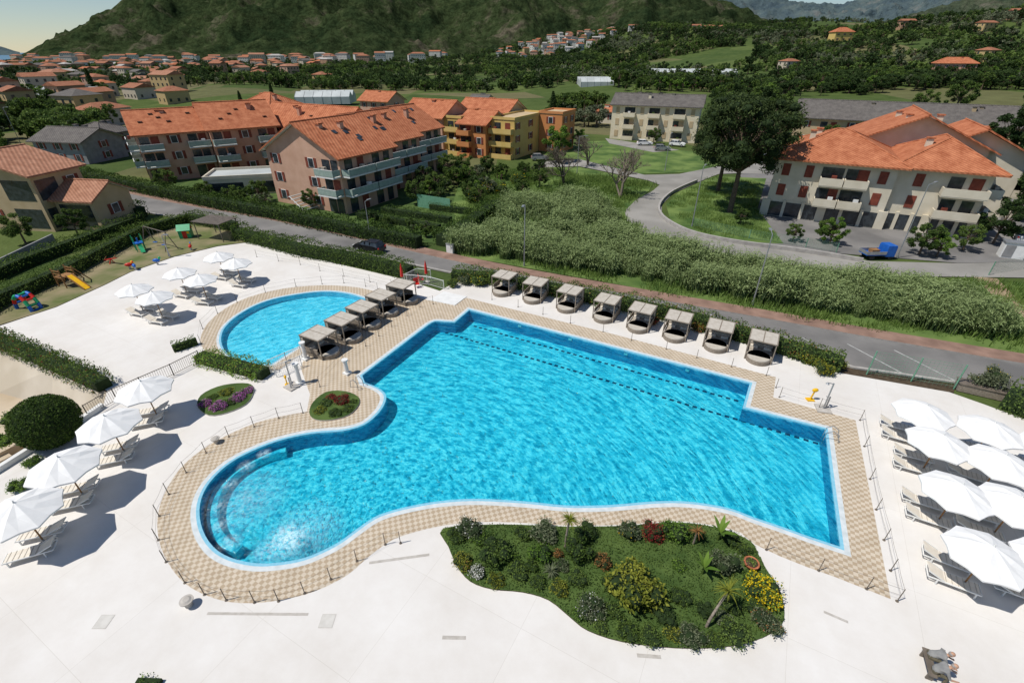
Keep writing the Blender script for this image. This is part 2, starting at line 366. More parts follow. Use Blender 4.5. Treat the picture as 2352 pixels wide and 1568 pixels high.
def smooth(pts,k=4):
    n=len(pts); out=[]
    for i in range(n):
        p0,p1,p2,p3=[Vector(pts[(i+j-1)%n][:2]) for j in range(4)]
        for q in range(k):
            t=q/k
            out.append(tuple(.5*((2*p1)+(-p0+p2)*t+(2*p0-5*p1+4*p2-p3)*t*t+(-p0+3*p1-3*p2+p3)*t**3)))
    return out
def smooth_open(pts,k=5):
    out=[]; n=len(pts)
    for i in range(n-1):
        p0=Vector(pts[max(i-1,0)][:2]);p1=Vector(pts[i][:2]);p2=Vector(pts[i+1][:2]);p3=Vector(pts[min(i+2,n-1)][:2])
        for q in range(k):
            t=q/k
            out.append(tuple(.5*((2*p1)+(-p0+p2)*t+(2*p0-5*p1+4*p2-p3)*t*t+(-p0+3*p1-3*p2+p3)*t**3)))
    out.append(tuple(pts[-1][:2])); return out
def offset_closed(pts,d):
    n=len(pts); area=sum(pts[i][0]*pts[(i+1)%n][1]-pts[(i+1)%n][0]*pts[i][1] for i in range(n)); sg=1 if area>0 else -1
    out=[]
    for i in range(n):
        a=Vector(pts[i-1][:2]);b=Vector(pts[i][:2]);c=Vector(pts[(i+1)%n][:2])
        e1=(b-a).normalized();e2=(c-b).normalized()
        n1=Vector((e1.y,-e1.x))*sg;n2=Vector((e2.y,-e2.x))*sg
        nn=(n1+n2)
        if nn.length<1e-4: nn=n1
        nn.normalize(); k=max(.5,nn.dot(n1)); out.append(tuple(b+nn*(d/k)))
    return out
def strip_mesh(mb,line,w,z0,z1,mt,side=None):
    L_=[Vector(p[:2]) for p in line]; n=len(L_); A=[];B=[]
    for i in range(n):
        d=(L_[min(i+1,n-1)]-L_[max(i-1,0)]).normalized(); nn=Vector((-d.y,d.x))
        A.append(L_[i]+nn*w/2);B.append(L_[i]-nn*w/2)
    for i in range(n-1):
        a,b,c,d=A[i],A[i+1],B[i+1],B[i]
        mb.face([(d.x,d.y,z1),(c.x,c.y,z1),(b.x,b.y,z1),(a.x,a.y,z1)],mt)
        if z0 is not None:
            mb.face([(a.x,a.y,z0),(b.x,b.y,z0),(b.x,b.y,z1),(a.x,a.y,z1)][::-1],side or mt)
            mb.face([(d.x,d.y,z0),(c.x,c.y,z0),(c.x,c.y,z1),(d.x,d.y,z1)],side or mt)
    if z0 is not None:
        for k in(0,n-1):
            a,b=A[k],B[k]; mb.face([(a.x,a.y,z0),(b.x,b.y,z0),(b.x,b.y,z1),(a.x,a.y,z1)],side or mt)
def inpoly(x,y,poly):
    x=np.asarray(x);y=np.asarray(y); r=np.zeros(x.shape,bool); n=len(poly)
    for i in range(n):
        x1,y1=poly[i][:2];x2,y2=poly[(i+1)%n][:2]
        if y1==y2: continue
        c=((y1>y)!=(y2>y))&(x<(x2-x1)*(y-y1)/(y2-y1)+x1); r^=c
    return r

# ---------------------------------------------------------------- terrain
HILLS=[(560,560,52,300,260),(270,900,34,150,190),(110,1120,26,170,230),(700,1300,80,500,400)]
def H(x,y):
    x=np.asarray(x,float);y=np.asarray(y,float); z=np.zeros(x.shape)
    for cx,cy,h,rx,ry in HILLS: z=z+h*np.exp(-((x-cx)/rx)**2-((y-cy)/ry)**2)
    r=np.hypot(x,y); s=np.clip((r-160)/140,0,1); s=s*s*(3-2*s)
    z=z*s + s*(1.6*np.sin(x/37)*np.sin(y/53+1)+1.0*np.sin(x/19+y/31))
    sea=np.clip((-x*0.86 +y*0.2-1500)/400,0,1)
    return z-sea*40-.06
def H1(x,y): return float(H(np.array([x]),np.array([y]))[0])
LOW=W([(-150,715),(0,762),(120,725),(300,700),(520,612),(900,662),(1050,692),(1840,878),(2250,965),(2420,1020)])+[(45,3,0),(-90,3,0),(-90,44,0)]
def axis(a,b,step,far,neg):
    m=list(np.arange(a,b+.01,step)); s=step
    x=b
    while x<far: s*=1.09; x+=s; m.append(x)
    s=step; x=a; pre=[]
    while x>neg: s*=1.12; x-=s; pre.append(x)
    return np.array(pre[::-1]+m)
xs=axis(-110,90,1.0,30000,-30000); ys=axis(-10,100,1.0,30000,-300)
X,Y=np.meshgrid(xs,ys); Z=H(X,Y); Z[inpoly(X,Y,LOW)]=-4
nx,ny=len(xs),len(ys)
me=bpy.data.meshes.new('ground')
vs=np.stack([X,Y,Z],-1).reshape(-1,3)
idx=np.arange(nx*ny).reshape(ny,nx)
q=np.stack([idx[:-1,:-1],idx[:-1,1:],idx[1:,1:],idx[1:,:-1]],-1).reshape(-1,4)
me.vertices.add(len(vs)); me.vertices.foreach_set('co',vs.ravel())
me.loops.add(q.size); me.loops.foreach_set('vertex_index',q.ravel())
me.polygons.add(len(q)); me.polygons.foreach_set('loop_start',np.arange(len(q))*4); me.polygons.foreach_set('loop_total',np.full(len(q),4))
me.update(); me.validate(); me.materials.append(M_ground)
g=bpy.data.objects.new('ground',me); sc.collection.objects.link(g)
mb=MB(); mb.face([(-40000,500,-14),(3000,500,-14),(3000,45000,-14),(-40000,45000,-14)],M_sea); mb.obj('sea')

def ridge(name,crest,dbase,mt,amp,nc=420,nr=100,p=1.15,nscale=300.,seed=0):
    px=np.array([c[0] for c in crest],float);py=np.array([c[1] for c in crest],float);pd=np.array([c[2] for c in crest],float)
    verts=[];
    xsn=np.linspace(px[0],px[-1],nc); yy=np.interp(xsn,px,py); dd=np.interp(xsn,px,pd)
    k=np.ones(7)/7; yy2=np.convolve(np.pad(yy,3,'edge'),k,'valid')
    for i in range(nc):
        dx=(xsn[i]-1176)/F;dy=(yy2[i]-784)/F; t=dd[i]/(C-dy*S); cx=dx*t;cy=dd[i];cz=CAMH-(S+dy*C)*t
        for j in range(nr+12):
            u=j/nr
            if u<=1:
                f=dbase/dd[i]; a=f+(1-f)*u; x,y=cx*a,cy*a
                nz=noise.ridged_multi_fractal(Vector((x/nscale+seed,y/nscale,seed)),.95,2.1,6,1.0,2.0)-1.1
                fz=noise.fractal(Vector((x/60,y/60,seed)),.85,2,4)
                z=-12+(cz+12)*u**p+ (amp*nz*math.sin(math.pi*min(u,1))+amp*.14*fz)*min(1,max(0,(cz+12))/160)
            else:
                a=1+(u-1)*1.2; x,y=cx*a,cy*a; z=-12+(cz+12)*max(0,1-(u-1)*5)
            verts.append((x,y,z))
    R=nr+12; fs=[(i*R+j,(i+1)*R+j,(i+1)*R+j+1,i*R+j+1) for i in range(nc-1) for j in range(R-1)]
    m=MB(); m.grid(verts,fs,mt,True); return m.obj(name)
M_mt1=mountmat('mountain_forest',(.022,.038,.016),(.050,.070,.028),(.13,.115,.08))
M_mt2=mountmat('mountain_forest_haze',(.045,.065,.045),(.08,.10,.06),(.15,.14,.11),.004,20,.04,.6)  # distance haze mixed into the forest colours
M_mt3=mountmat('mountain_haze_far',(.075,.11,.13),(.11,.15,.15),(.2,.2,.19),.003,30,.02,.8)  # blue of the far haze put into the base colours
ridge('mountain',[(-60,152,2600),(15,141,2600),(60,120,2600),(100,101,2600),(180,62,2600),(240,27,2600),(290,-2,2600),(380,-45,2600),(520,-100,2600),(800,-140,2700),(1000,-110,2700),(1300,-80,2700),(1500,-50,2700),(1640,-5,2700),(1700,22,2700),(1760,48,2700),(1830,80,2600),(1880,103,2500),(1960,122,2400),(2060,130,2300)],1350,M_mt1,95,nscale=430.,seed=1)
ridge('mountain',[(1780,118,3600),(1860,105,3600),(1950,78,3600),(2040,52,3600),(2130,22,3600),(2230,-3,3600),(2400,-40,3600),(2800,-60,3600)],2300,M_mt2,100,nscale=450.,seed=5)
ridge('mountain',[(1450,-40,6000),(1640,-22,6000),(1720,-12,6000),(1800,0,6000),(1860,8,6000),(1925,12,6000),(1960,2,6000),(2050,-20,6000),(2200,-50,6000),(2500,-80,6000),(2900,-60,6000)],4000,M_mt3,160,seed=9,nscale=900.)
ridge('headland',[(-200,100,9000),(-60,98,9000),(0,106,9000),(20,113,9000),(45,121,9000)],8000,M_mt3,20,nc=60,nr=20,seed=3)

# ---------------------------------------------------------------- pools and deck
POOLpx=[(1078,712),(1722,880),(1706,936),(1895,985),(1912,1120),(1930,1255)]
POOLcurve=[(1930,1255),(1860,1232),(1790,1207),(1730,1187),(1680,1168),(1620,1156),(1560,1150),(1500,1151),(1440,1156),(1380,1160),(1300,1160),(1220,1152),(1150,1147),(1080,1145),(1010,1150),(950,1160),(900,1172),(860,1187),(820,1214),(780,1243),(740,1264),(700,1280),(650,1290),(590,1293),(530,1280),(490,1255),(465,1215),(458,1170),(468,1130),(492,1095),(530,1062),(580,1035),(640,1012),(700,998),(740,993),(790,989),(835,976),(865,953),(883,928),(886,906),(868,890),(838,878)]
POOL=W(POOLpx[:-1])+ [(a,b,0) for a,b in smooth_open(W(POOLcurve),3)]+W([(832,862),(985,745)])+[(a,b,0) for a,b in smooth_open(W([(985,745),(1000,738),(1022,739),(1045,740)]),3)[1:]]
POOL=[(p[0],p[1]) for p in POOL]
def dedup(P,e=.05):
    o=[P[0]]
    for p in P[1:]:
        if math.hypot(p[0]-o[-1][0],p[1]-o[-1][1])>e:o.append(p)
    if math.hypot(o[0][0]-o[-1][0],o[0][1]-o[-1][1])<e:o.pop()
    return o
POOL=dedup(POOL)
arc=smooth_open(W([(622,836),(590,835),(555,828),(528,815),(512,797),(508,775),(518,750),(550,722),(600,696),(660,680),(740,670),(800,675),(848,690)]),4)
CPOOL=dedup([(a,b) for a,b in arc])
def grow(P,d): return offset_closed(P,d)
DECK=W([(-250,700),(0,748),(60,728),(130,705),(240,655),(300,625),(400,590),(500,566),(575,556),(700,588),(930,642),(1010,668),(1060,640),(1130,652),(1350,695),(1560,742),(1720,790),(1940,855),(2180,900),(2260,928),(2352,962),(2500,1010)])+[(60,2,0),(-60,2,0)]+W([(-300,1262),(0,1078),(100,1018),(190,965),(238,928),(246,897),(120,842),(0,790),(-250,680)])
DECK[0]=G(-250,672)
DECK=[(p[0],p[1]) for p in DECK]
P_out=grow(POOL,.42); C_out=grow(CPOOL,.35)
sheet('pool_deck',[DECK,P_out,C_out],0,M_deck)
mb=MB()
for i in range(len(DECK)):
    a=DECK[i];b=DECK[(i+1)%len(DECK)]; mb.face([(a[0],a[1],-4),(b[0],b[1],-4),(b[0],b[1],0),(a[0],a[1],0)],M_sand)
mb.obj('retaining_wall')
T=[(1072,684),(1420,770),(1782,866),(1776,912),(1965,965),(2008,1180),(2046,1375),(1920,1325),(1850,1300),(1790,1276),(1735,1250)]
T2=[(1700,1222),(1640,1206),(1550,1196),(1440,1204),(1300,1206),(1200,1200),(1100,1198),(1020,1206),(950,1222),(900,1240),(850,1275),(800,1318),(740,1350),(680,1370),(600,1383),(530,1382),(470,1365),(420,1335),(385,1290),(365,1240),(362,1190),(375,1140),(410,1080),(460,1035),(520,1000),(590,970),(650,955),(705,945)]
T3=[(712,905),(700,872),(690,842),(700,822),(850,722),(925,672),(985,690),(1030,697)]
TILE=W(T)+[(a,b,0) for a,b in smooth_open(W(T2),3)]+W(T3)
TILE=dedup([(p[0],p[1]) for p in TILE])
sheet('pool_surround_paving',[TILE,P_out],.004,M_tile)
ca=smooth_open(W([(500,838),(470,805),(460,780),(475,745),(515,710),(570,683),(650,663),(740,655),(820,660),(870,672)]),3)
CT=dedup([(a,b) for a,b in ca]+[(C_out[-1][0]+.3,C_out[-1][1]-.6)]+[(p[0],p[1]) for p in W([(640,850)])]+[W([(560,850)])[0][:2]])
sheet('wading_pool_paving',[CT,C_out],.008,M_tile)
def pool(name,P,depth,flm,wm,wat,wz=-.07):
    O=grow(P,.42 if name=='swimming_pool' else .35); I=grow(P,.16); n=len(P)
    e=empty(name,(0,0,0))
    mb=MB()
    for i in range(n):
        j=(i+1)%n
        mb.face([(*O[i],.012),(*O[j],.012),(*I[j],.012),(*I[i],.012)],M_coping)
        mb.face([(*I[i],.012),(*I[j],.012),(*P[j],.006),(*P[i],.006)],M_lblue)
        mb.face([(*O[i],-.1),(*O[j],-.1),(*O[j],.012),(*O[i],.012)],M_coping)
    mb.obj('coping',parent=e)
    mb=MB()
    for i in range(n):
        j=(i+1)%n
        mb.face([(*P[i],.006),(*P[j],.006),(*P[j],-.16),(*P[i],-.16)],M_lblue)
        mb.face([(*P[i],-.16),(*P[j],-.16),(*P[j],-depth),(*P[i],-depth)],wm)
    mb.obj('walls',parent=e)
    o=sheet('basin_floor',[P],-depth,flm); o.parent=e
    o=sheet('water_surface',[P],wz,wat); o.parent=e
    return e
foam=[]
for (x,y,r,a) in [(662,1236,1.25,1.4),(620,1262,1.0,.6),(606,1042,.5,.8),(565,1070,.6,.65),(528,1112,.6,.65),(506,1160,.6,.65),(508,1205,.6,.65),(528,1243,.7,.6),(560,1150,2.6,.36),(700,1220,2.2,.36)]:
    w=G(x,y,-.07); foam.append((w[0],w[1],r,a))
wc=G(700,1300)
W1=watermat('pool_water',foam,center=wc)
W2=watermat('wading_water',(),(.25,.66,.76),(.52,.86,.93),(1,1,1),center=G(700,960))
pl=pool('swimming_pool',POOL,1.15,M_pfloor,M_pwall,W1)
pool('wading_pool',CPOOL,.55,M_pfloor2,M_lblue,W2)
mb=MB()
benchl=smooth_open(W([(655,1028),(615,1038),(575,1055),(537,1079),(507,1110),(490,1144),(485,1180),(494,1216),(518,1244),(548,1258)],-.5),4)
strip_mesh(mb,benchl,.5,-1.14,-.6,M_pfloor,M_pfloor)
mb.obj('bench',parent=pl)
mb=MB()
for a,b in (((1086,748),(1700,922)),((1020,763),(1884,1020))):
    A=Vector(G(*a,-1.14));B=Vector(G(*b,-1.14)); n=int((B-A).length/.55)
    for i in range(n):
        p=A.lerp(B,(i+.5)/n); mb.box(p.x,p.y,-1.135,.30,.2,.02,M_dark,math.atan2((B-A).y,(B-A).x))
mb.obj('lane_markers',parent=pl)
mb=MB()
A=Vector(G(1078,712));B=Vector(G(1722,880))
for t in (.22,.42,.62,.82):
    p=A.lerp(B,t); mb.box(p.x-V[0]*.04,p.y-V[1]*.04,-.28,.3,.06,.18,M_white,AU)
mb.obj('wall_lights',parent=pl)
def hoop(mb,p,dirv,m=M_metal):
    p=Vector(p);d=Vector((dirv[0],dirv[1],0)); pts=[p-d*.35+Vector((0,0,-.5)),p-d*.3+Vector((0,0,.55)),p+Vector((0,0,.8)),p+d*.35+Vector((0,0,.6)),p+d*.45]
    for a,b in zip(pts,pts[1:]): mb.cyl(a,b,.025,.025,m,6)
mb=MB()
for dx in(0,.55):
    q=G(1905,1000); hoop(mb,(q[0]-V[0]*dx,q[1]-V[1]*dx,0),U)
mb.obj('pool_ladder')
mb=MB()
for dx in(0,.55):
    q=G(828,884); hoop(mb,(q[0]-V[0]*dx,q[1]-V[1]*dx,0),(-U[0],-U[1]))
mb.obj('pool_ladder')

# courtyard (lower level)
sheet('courtyard',[[(-88,3),(-45,3),(-24,14),(-20,28),(-22,34),(-40,42),(-88,44)]],-2.6,M_sand)
mb=MB()
a=W([(250,903),(120,846),(0,794),(-250,684)])
for p,q_ in zip(a,a[1:]):
    mb.face([(p[0],p[1],.0),(q_[0],q_[1],.0),(q_[0]+1.2,q_[1]-3.0,-2.6),(p[0]+.2,p[1]-1.6,-2.6)],M_slope)
mb.obj('sloped_retaining_wall')
mb=MB()
L_=W([(238,935),(190,968),(95,1022),(0,1082),(-120,1155)]); strip_mesh(mb,L_,.3,-.2,.35,M_white); mb.obj('low_parapet_wall')
mb=MB()
for i,(x,y) in enumerate([(40,1010),(20,1030),(0,1050),(-20,1072)]):
    p=G(x,y,-1); mb.box(p[0]-.5,p[1],-1.6+.25*(3-i),3,1.2,1.4,M_sand,AU)
mb.obj('garden_steps')

# ---------------------------------------------------------------- roads and lawns
def poly(name,pts,z,mt,sm=False):
    w=[(p[0],p[1]) for p in W(pts)]
    if sm: w=smooth(w,3)
    return sheet(name,[w],z,mt)
far=[(-200,345),(110,398),(230,425),(400,462),(620,500),(850,549),(1000,583),(1200,625),(1500,678),(1800,730),(2000,766),(2352,825),(2700,880)]
near=[(2700,1010),(2352,925),(2200,880),(1960,845),(1800,800),(1560,738),(1400,705),(1180,655),(1040,628),(860,590),(700,560),(560,530),(400,500),(290,480),(190,438),(-200,375)]
poly('road',far+near,.02,M_asph)
mb=MB(); fl=smooth_open(W(far),3); strip_mesh(mb,[(p[0],p[1]-.1) for p in fl],1.8,0,.13,M_side,M_kerb); mb.obj('sidewalk')
mb=MB(); strip_mesh(mb,[(p[0],p[1]) for p in W([(a,b) for a,b in near if a<2300 and a>100])],.25,0,.14,M_kerb); mb.obj('kerb')
mb=MB()
nl=[Vector(p) for p in W([(1230,668),(1400,705),(1560,738),(1800,800),(1960,845),(2200,880),(2352,925)])]
for a,b in zip(nl,nl[1:]):
    k=int((b-a).length/2.6)
    for i in range(k):
        p=a.lerp(b,i/k); q_=p+Vector((-1.6,4.6,0)); strip_mesh(mb,[(p.x,p.y+.3),(q_.x,q_.y)],.12,None,.026,M_paint)
mb.obj('parking_lines')
r2o=[(1240,372),(1330,366),(1480,402),(1560,400),(1630,386),(1700,372),(1745,366),(1790,372),(1760,400),(1700,398),(1650,400),(1600,420),(1545,445),(1520,470),(1520,492),(1545,515),(1600,538),(1700,558),(1850,578),(2000,600),(2200,605),(2500,600),(2500,640),(2200,636),(2000,634),(1860,618),(1700,592),(1560,562),(1480,535),(1440,508),(1435,485),(1460,460),(1500,438),(1515,425),(1490,415),(1330,382),(1250,385)]
poly('side_road',r2o,.028,M_asph2)
mb=MB(); strip_mesh(mb,smooth_open(W([(1600,418),(1545,443),(1516,470),(1516,494),(1545,518),(1600,541),(1700,561),(1850,581),(1980,602)]),3),.3,0,.5,M_kerb); mb.obj('road_wall')
poly('meadow',[(1060,400),(1250,385),(1330,384),(1500,420),(1490,440),(1440,480),(1440,515),(1490,542),(1600,575),(1800,615),(2000,640),(2352,650),(2700,660),(2700,860),(2352,815),(2000,758),(1500,668),(1060,588),(1040,470)],.012,M_grass)
poly('meadow',[(1250,330),(1420,322),(1560,345),(1720,360),(1600,395),(1470,400),(1330,366),(1240,366)],.014,M_grass)
poly('meadow',[(1530,470),(1560,440),(1640,405),(1760,410),(1740,480),(1800,560),(1700,555),(1600,535),(1540,508)],.014,M_grass)
poly('playground_lawn',[(-200,770),(0,746),(60,727),(130,704),(240,654),(300,624),(400,589),(500,565),(575,555),(540,528),(430,508),(330,535),(150,640),(0,706),(-200,740)],.016,M_play)
poly('dirt_path',[(2235,635),(2290,640),(2340,690),(2420,740),(2380,745),(2310,705),(2270,670)],.02,M_dirt)
poly('parking_lot',[(1390,318),(1420,322),(1560,345),(1500,350),(1400,330)],.03,M_asph2)
poly('asphalt_yard',[(1700,400),(1790,375),(1860,350),(2500,430),(2500,600),(2200,604),(1900,580),(1740,560)],.01,M_asph)
poly('apartment_garden',[(300,420),(600,400),(1000,440),(1140,470),(1010,560),(830,545),(620,500),(400,462)],.01,M_grass2)
poly('planting_strip',[(1020,632),(1130,652),(1350,697),(1560,744),(1720,792),(1940,858),(2190,902),(2196,884),(1962,848),(1800,804),(1560,741),(1400,708),(1180,658)],.016,M_soil)

mb=MB()
for a,b,w in (((476,1408),(708,1410),.12),((848,1292),(986,1273),.14),((1016,1463),(1070,1464),.15),((1463,1504),(1518,1508),.15),((1892,1404),(1948,1428),.12)):
    p=G(*a);q_=G(*b); strip_mesh(mb,[p,q_],w,None,.005,M_stone)
for (x,y) in ((238,1427),(752,1425)):
    p=G(x,y); 
    for r_,m_,z_ in ((.60,M_stone,.005),(.57,M_hatch,.009)): strip_mesh(mb,[(p[0]-r_/2,p[1]),(p[0]+r_/2,p[1])],r_,None,z_,m_)
mb.obj('drain_grates')

# ---------------------------------------------------------------- vegetation
def blob(n,c,r,shell=.55):
    d=rng.normal(size=(n,3)); d/=np.linalg.norm(d,axis=1)[:,None]
    rad=(shell+(1-shell)*rng.random(n)**.8)[:,None]
    return np.array(c)+d*rad*np.array(r)
def tree(name,h,cr,ch,lm,nb=14,nl=150,ls=.45,trunk=.28,seed=0,base=.35,core=True,flat=0.,asp=.7,brf=(.26,.42)):
    mb=MB(); rs=np.random.default_rng(seed+11)
    cz=h-ch/2
    mb.cyl((0,0,-.5),(0,0,h*base),trunk,trunk*.7,M_bark,8)
    mb.cyl((0,0,h*base),(rs.normal()*.3,rs.normal()*.3,cz+ch*.2),trunk*.7,trunk*.2,M_bark,6)
    for k in range(nb):
        t=rs.random()*2*math.pi; rr=cr*(.2+.7*math.sqrt(rs.random())); zz=cz+(rs.random()-.5)*ch*.78
        f=1-abs(zz-cz)/(ch*.75); rr*=.45+.65*f
        c=(rr*math.cos(t),rr*math.sin(t),zz); br=cr*rs.uniform(*brf)
        mb.cyl((0,0,h*base+(cz-h*base)*rs.random()*.6),c,trunk*.28,trunk*.08,M_bark,5,False)
        P=blob(nl,c,(br,br,br*.75),.45)
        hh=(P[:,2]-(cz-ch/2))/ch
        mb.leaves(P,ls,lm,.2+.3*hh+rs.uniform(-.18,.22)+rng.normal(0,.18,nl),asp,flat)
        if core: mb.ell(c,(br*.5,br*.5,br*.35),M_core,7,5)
    return mb
def tp(*a,**k): return tree('tree',*a,**k).mesh('tree')
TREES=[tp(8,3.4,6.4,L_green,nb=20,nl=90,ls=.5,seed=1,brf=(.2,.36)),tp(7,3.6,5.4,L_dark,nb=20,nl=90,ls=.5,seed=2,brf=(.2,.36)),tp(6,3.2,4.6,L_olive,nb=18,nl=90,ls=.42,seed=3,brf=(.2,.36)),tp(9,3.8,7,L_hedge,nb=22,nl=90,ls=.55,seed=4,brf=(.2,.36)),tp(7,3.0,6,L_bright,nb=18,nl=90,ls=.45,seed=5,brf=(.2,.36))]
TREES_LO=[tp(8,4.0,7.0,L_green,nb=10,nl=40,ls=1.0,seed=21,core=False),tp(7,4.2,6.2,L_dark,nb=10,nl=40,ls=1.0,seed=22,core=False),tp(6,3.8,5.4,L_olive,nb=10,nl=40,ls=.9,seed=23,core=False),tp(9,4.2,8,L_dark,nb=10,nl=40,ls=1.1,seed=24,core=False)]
def scatter(name,childname,me,pts):
    v=[];f=[]
    for (x,y,z,s) in pts:
        a=random.random()*6.283; h=s*.7071; i=len(v)
        for k in range(4):
            t=a+k*math.pi/2; v.append((x+h*math.cos(t),y+h*math.sin(t),z))
        f.append((i,i+1,i+2,i+3))
    m=bpy.data.meshes.new(name); m.from_pydata(v,[],f)
    o=bpy.data.objects.new(name,m); sc.collection.objects.link(o)
    c=bpy.data.objects.new(childname,me); sc.collection.objects.link(c); c.parent=o
    o.instance_type='FACES'; o.use_instance_faces_scale=True; o.instance_faces_scale=1.0
    o.show_instancer_for_render=False; o.show_instancer_for_viewport=False
    return o
def topx(x,y,z=0):
    d=y*C+(CAMH-z)*S; return 1176+F*x/d, 784+F*((CAMH-z)*C-y*S)/d
BAN=[[(250,200),(1270,215),(1270,560),(250,560)],[(1380,225),(1640,225),(1640,345),(1380,345)],[(1560,350),(2352,235),(2352,640),(1500,600)],
     [(1050,215),(1400,205),(1400,262),(1050,250)],[(0,300),(320,420),(300,520),(0,620)],[(1790,230),(2352,235),(2352,700),(1790,400)],[(1240,280),(1600,330),(1600,420),(1240,420)],[(1480,150),(1720,150),(1720,185),(1480,185)],
     [(-100,340),(350,470),(-100,480)]]
buckets=[[] for _ in range(4)]; nb_=[[] for _ in range(5)]
vil=[];oc=[]
for _ in range(4000):
    if len(vil)>66:break
    pxx=random.gauss(1290,62); y=random.uniform(840,1060); x=(pxx-1176)/F/1.17*y
    if any((x-a)**2+(y-b)**2<14**2 for a,b in oc): continue
    oc.append((x,y)); vil.append((x,y,H1(x,y)+1,random.uniform(7,12),8,random.uniform(6,9),random.gauss(0,.4),0))
cnt=0
def addtree(x,y,far_s=1.0):
    z=H1(x,y)
    if z<-3: return False
    s=random.uniform(.55,1.15)*far_s
    kind=noise.noise(Vector((x/120+9,y/120,1)))
    k=(1 if kind>.1 else 0 if kind>-.1 else 3 if kind>-.3 else 2)
    if random.random()<.35:k=random.randrange(4)
    if y<330: nb_[k if random.random()<.9 else 4].append((x,y,z-.1,s))
    else: buckets[k].append((x,y,z-.3,s))
    return True
for _ in range(70000):
    if cnt>7600:break
    d=math.exp(random.uniform(math.log(115),math.log(1500))); tx=random.uniform(-1.15,1.2); x=tx*d; y=d
    px,py=topx(x,y)
    if any(inpoly(np.array([px]),np.array([py]),b)[0] for b in BAN): continue
    if py>360: continue
    nv=noise.noise(Vector((x/70,y/70,3)))+.5*noise.noise(Vector((x/25,y/25,8)))
    th=-.18
    if tx<-.35 and d>150: th=-.07
    if d>500: th-=.15
    if nv<th and random.random()>.16: continue
    if x<-1100 : continue
    if any((x-a)**2+(y-b)**2<150 for a,b in oc): continue
    if addtree(x,y,1 if d<500 else 1.2): cnt+=1
for _ in range(3400):
    y=random.uniform(650,1300); x=y*random.uniform(-.02,.52)
    if any((x-a)**2+(y-b)**2<160 for a,b in oc): continue
    if noise.noise(Vector((x/90,y/90,5)))<-.3: continue
    addtree(x,y,1.2)
for _ in range(800):
    y=random.uniform(230,560); x=y*random.uniform(.5,1.05)
    px,py=topx(x,y)
    if py>232: continue
    if noise.noise(Vector((x/50,y/50,5)))<-.05: continue
    addtree(x,y,.9)
for k in range(4): scatter('distant_trees','tree_cluster',TREES_LO[k],buckets[k])
for k in range(5): scatter('valley_trees','tree_cluster',TREES[k],nb_[k])

def hedge(name,pts,w,h,lm,dens=70,ls=.17,core=True,flow=None,jit=.3):
    L_=[Vector(p[:2]) for p in W(pts)]; mb=MB()
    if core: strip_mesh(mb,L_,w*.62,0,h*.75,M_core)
    for a,b in zip(L_,L_[1:]):
        ln=(b-a).length; n=int(ln*(2*h+w)*dens); d=(b-a).normalized(); nn=Vector((-d.y,d.x))
        t=rng.random(n)*ln; q=rng.random(n)*(2*h+w)
        sx=np.where(q<h,-w/2,np.where(q>h+w,w/2,q-h-w/2)); sz=np.where(q<h,q,np.where(q>h+w,q-h-w,h))
        wob=np.array([noise.noise(Vector((a.x+d.x*tt*.8,a.y+d.y*tt*.8,3)))for tt in t])
        sz=sz*(1+jit*wob)+rng.normal(0,.08,n); sx=sx*(1+jit*wob)+rng.normal(0,.08,n)
        P=np.stack([a.x+d.x*t+nn.x*sx,a.y+d.y*t+nn.y*sx,np.clip(sz,.05,None)],1)
        wb=np.array([noise.noise(Vector((p[0]*.9,p[1]*.9,p[2])))for p in P])
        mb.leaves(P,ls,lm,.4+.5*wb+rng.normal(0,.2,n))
        if flow:
            k=int(n*flow[1]); ii=rng.integers(0,n,k); mb.leaves(P[ii]+rng.normal(0,.05,(k,3)),ls*.7,flow[0],rng.random(k),.9)
    return mb.obj(name)
hedge('hedge',[(545,545),(700,586),(850,613),(945,638)],1.7,1.7,L_hedge)
hedge('flowering_hedge',[(1040,642),(1130,648),(1350,690),(1560,737),(1720,784),(1930,850)],1.7,1.35,L_green,flow=(L_orl,.05))
hedge('hedge',[(190,408),(260,428),(480,474),(640,503),(830,545),(965,570)],2.0,2.0,L_hedge,40,.22)
hedge('hedge',[(-60,738),(0,703),(150,638),(330,540),(440,510),(545,530)],1.6,1.6,L_hedge,50)
hedge('hedge',[(-60,665),(60,612),(200,560),(330,510)],1.6,1.5,L_hedge,40)
hedge('flowering_hedge',[(-120,745),(0,787),(120,838),(244,893)],1.5,1.0,L_hedge,90,.14,flow=(L_redl,.06))
hedge('flowering_hedge',[(462,828),(520,842),(570,856),(612,866)],1.5,.9,L_bright,110,.13,flow=(L_orl,.08))
hedge('hedge',[(400,808),(455,790)],.5,.8,L_green,90,.13)
hedge('box_hedge',[(825,500),(900,512),(1010,530)],1.5,1.1,L_hedge,40)
hedge('box_hedge',[(880,488),(1035,512)],1.5,1.1,L_hedge,40)
hedge('box_hedge',[(990,480),(1080,492)],1.5,1.1,L_hedge,40)
hedge('hedge',[(1015,565),(1080,525),(1140,480)],2.6,1.8,L_hedge,40,.22)
hedge('hedge',[(470,440),(600,412)],1.5,1.4,L_hedge,40)
hedge('hedge',[(2300,925),(2400,965)],2.2,1.6,L_green,60)
hedge('low_hedge',[(318,1566),(372,1568)],.3,.25,L_bright,90,.1)
hedge('hedge',[(140,450),(200,480),(330,500)],2.2,2.0,L_hedge,30,.22)

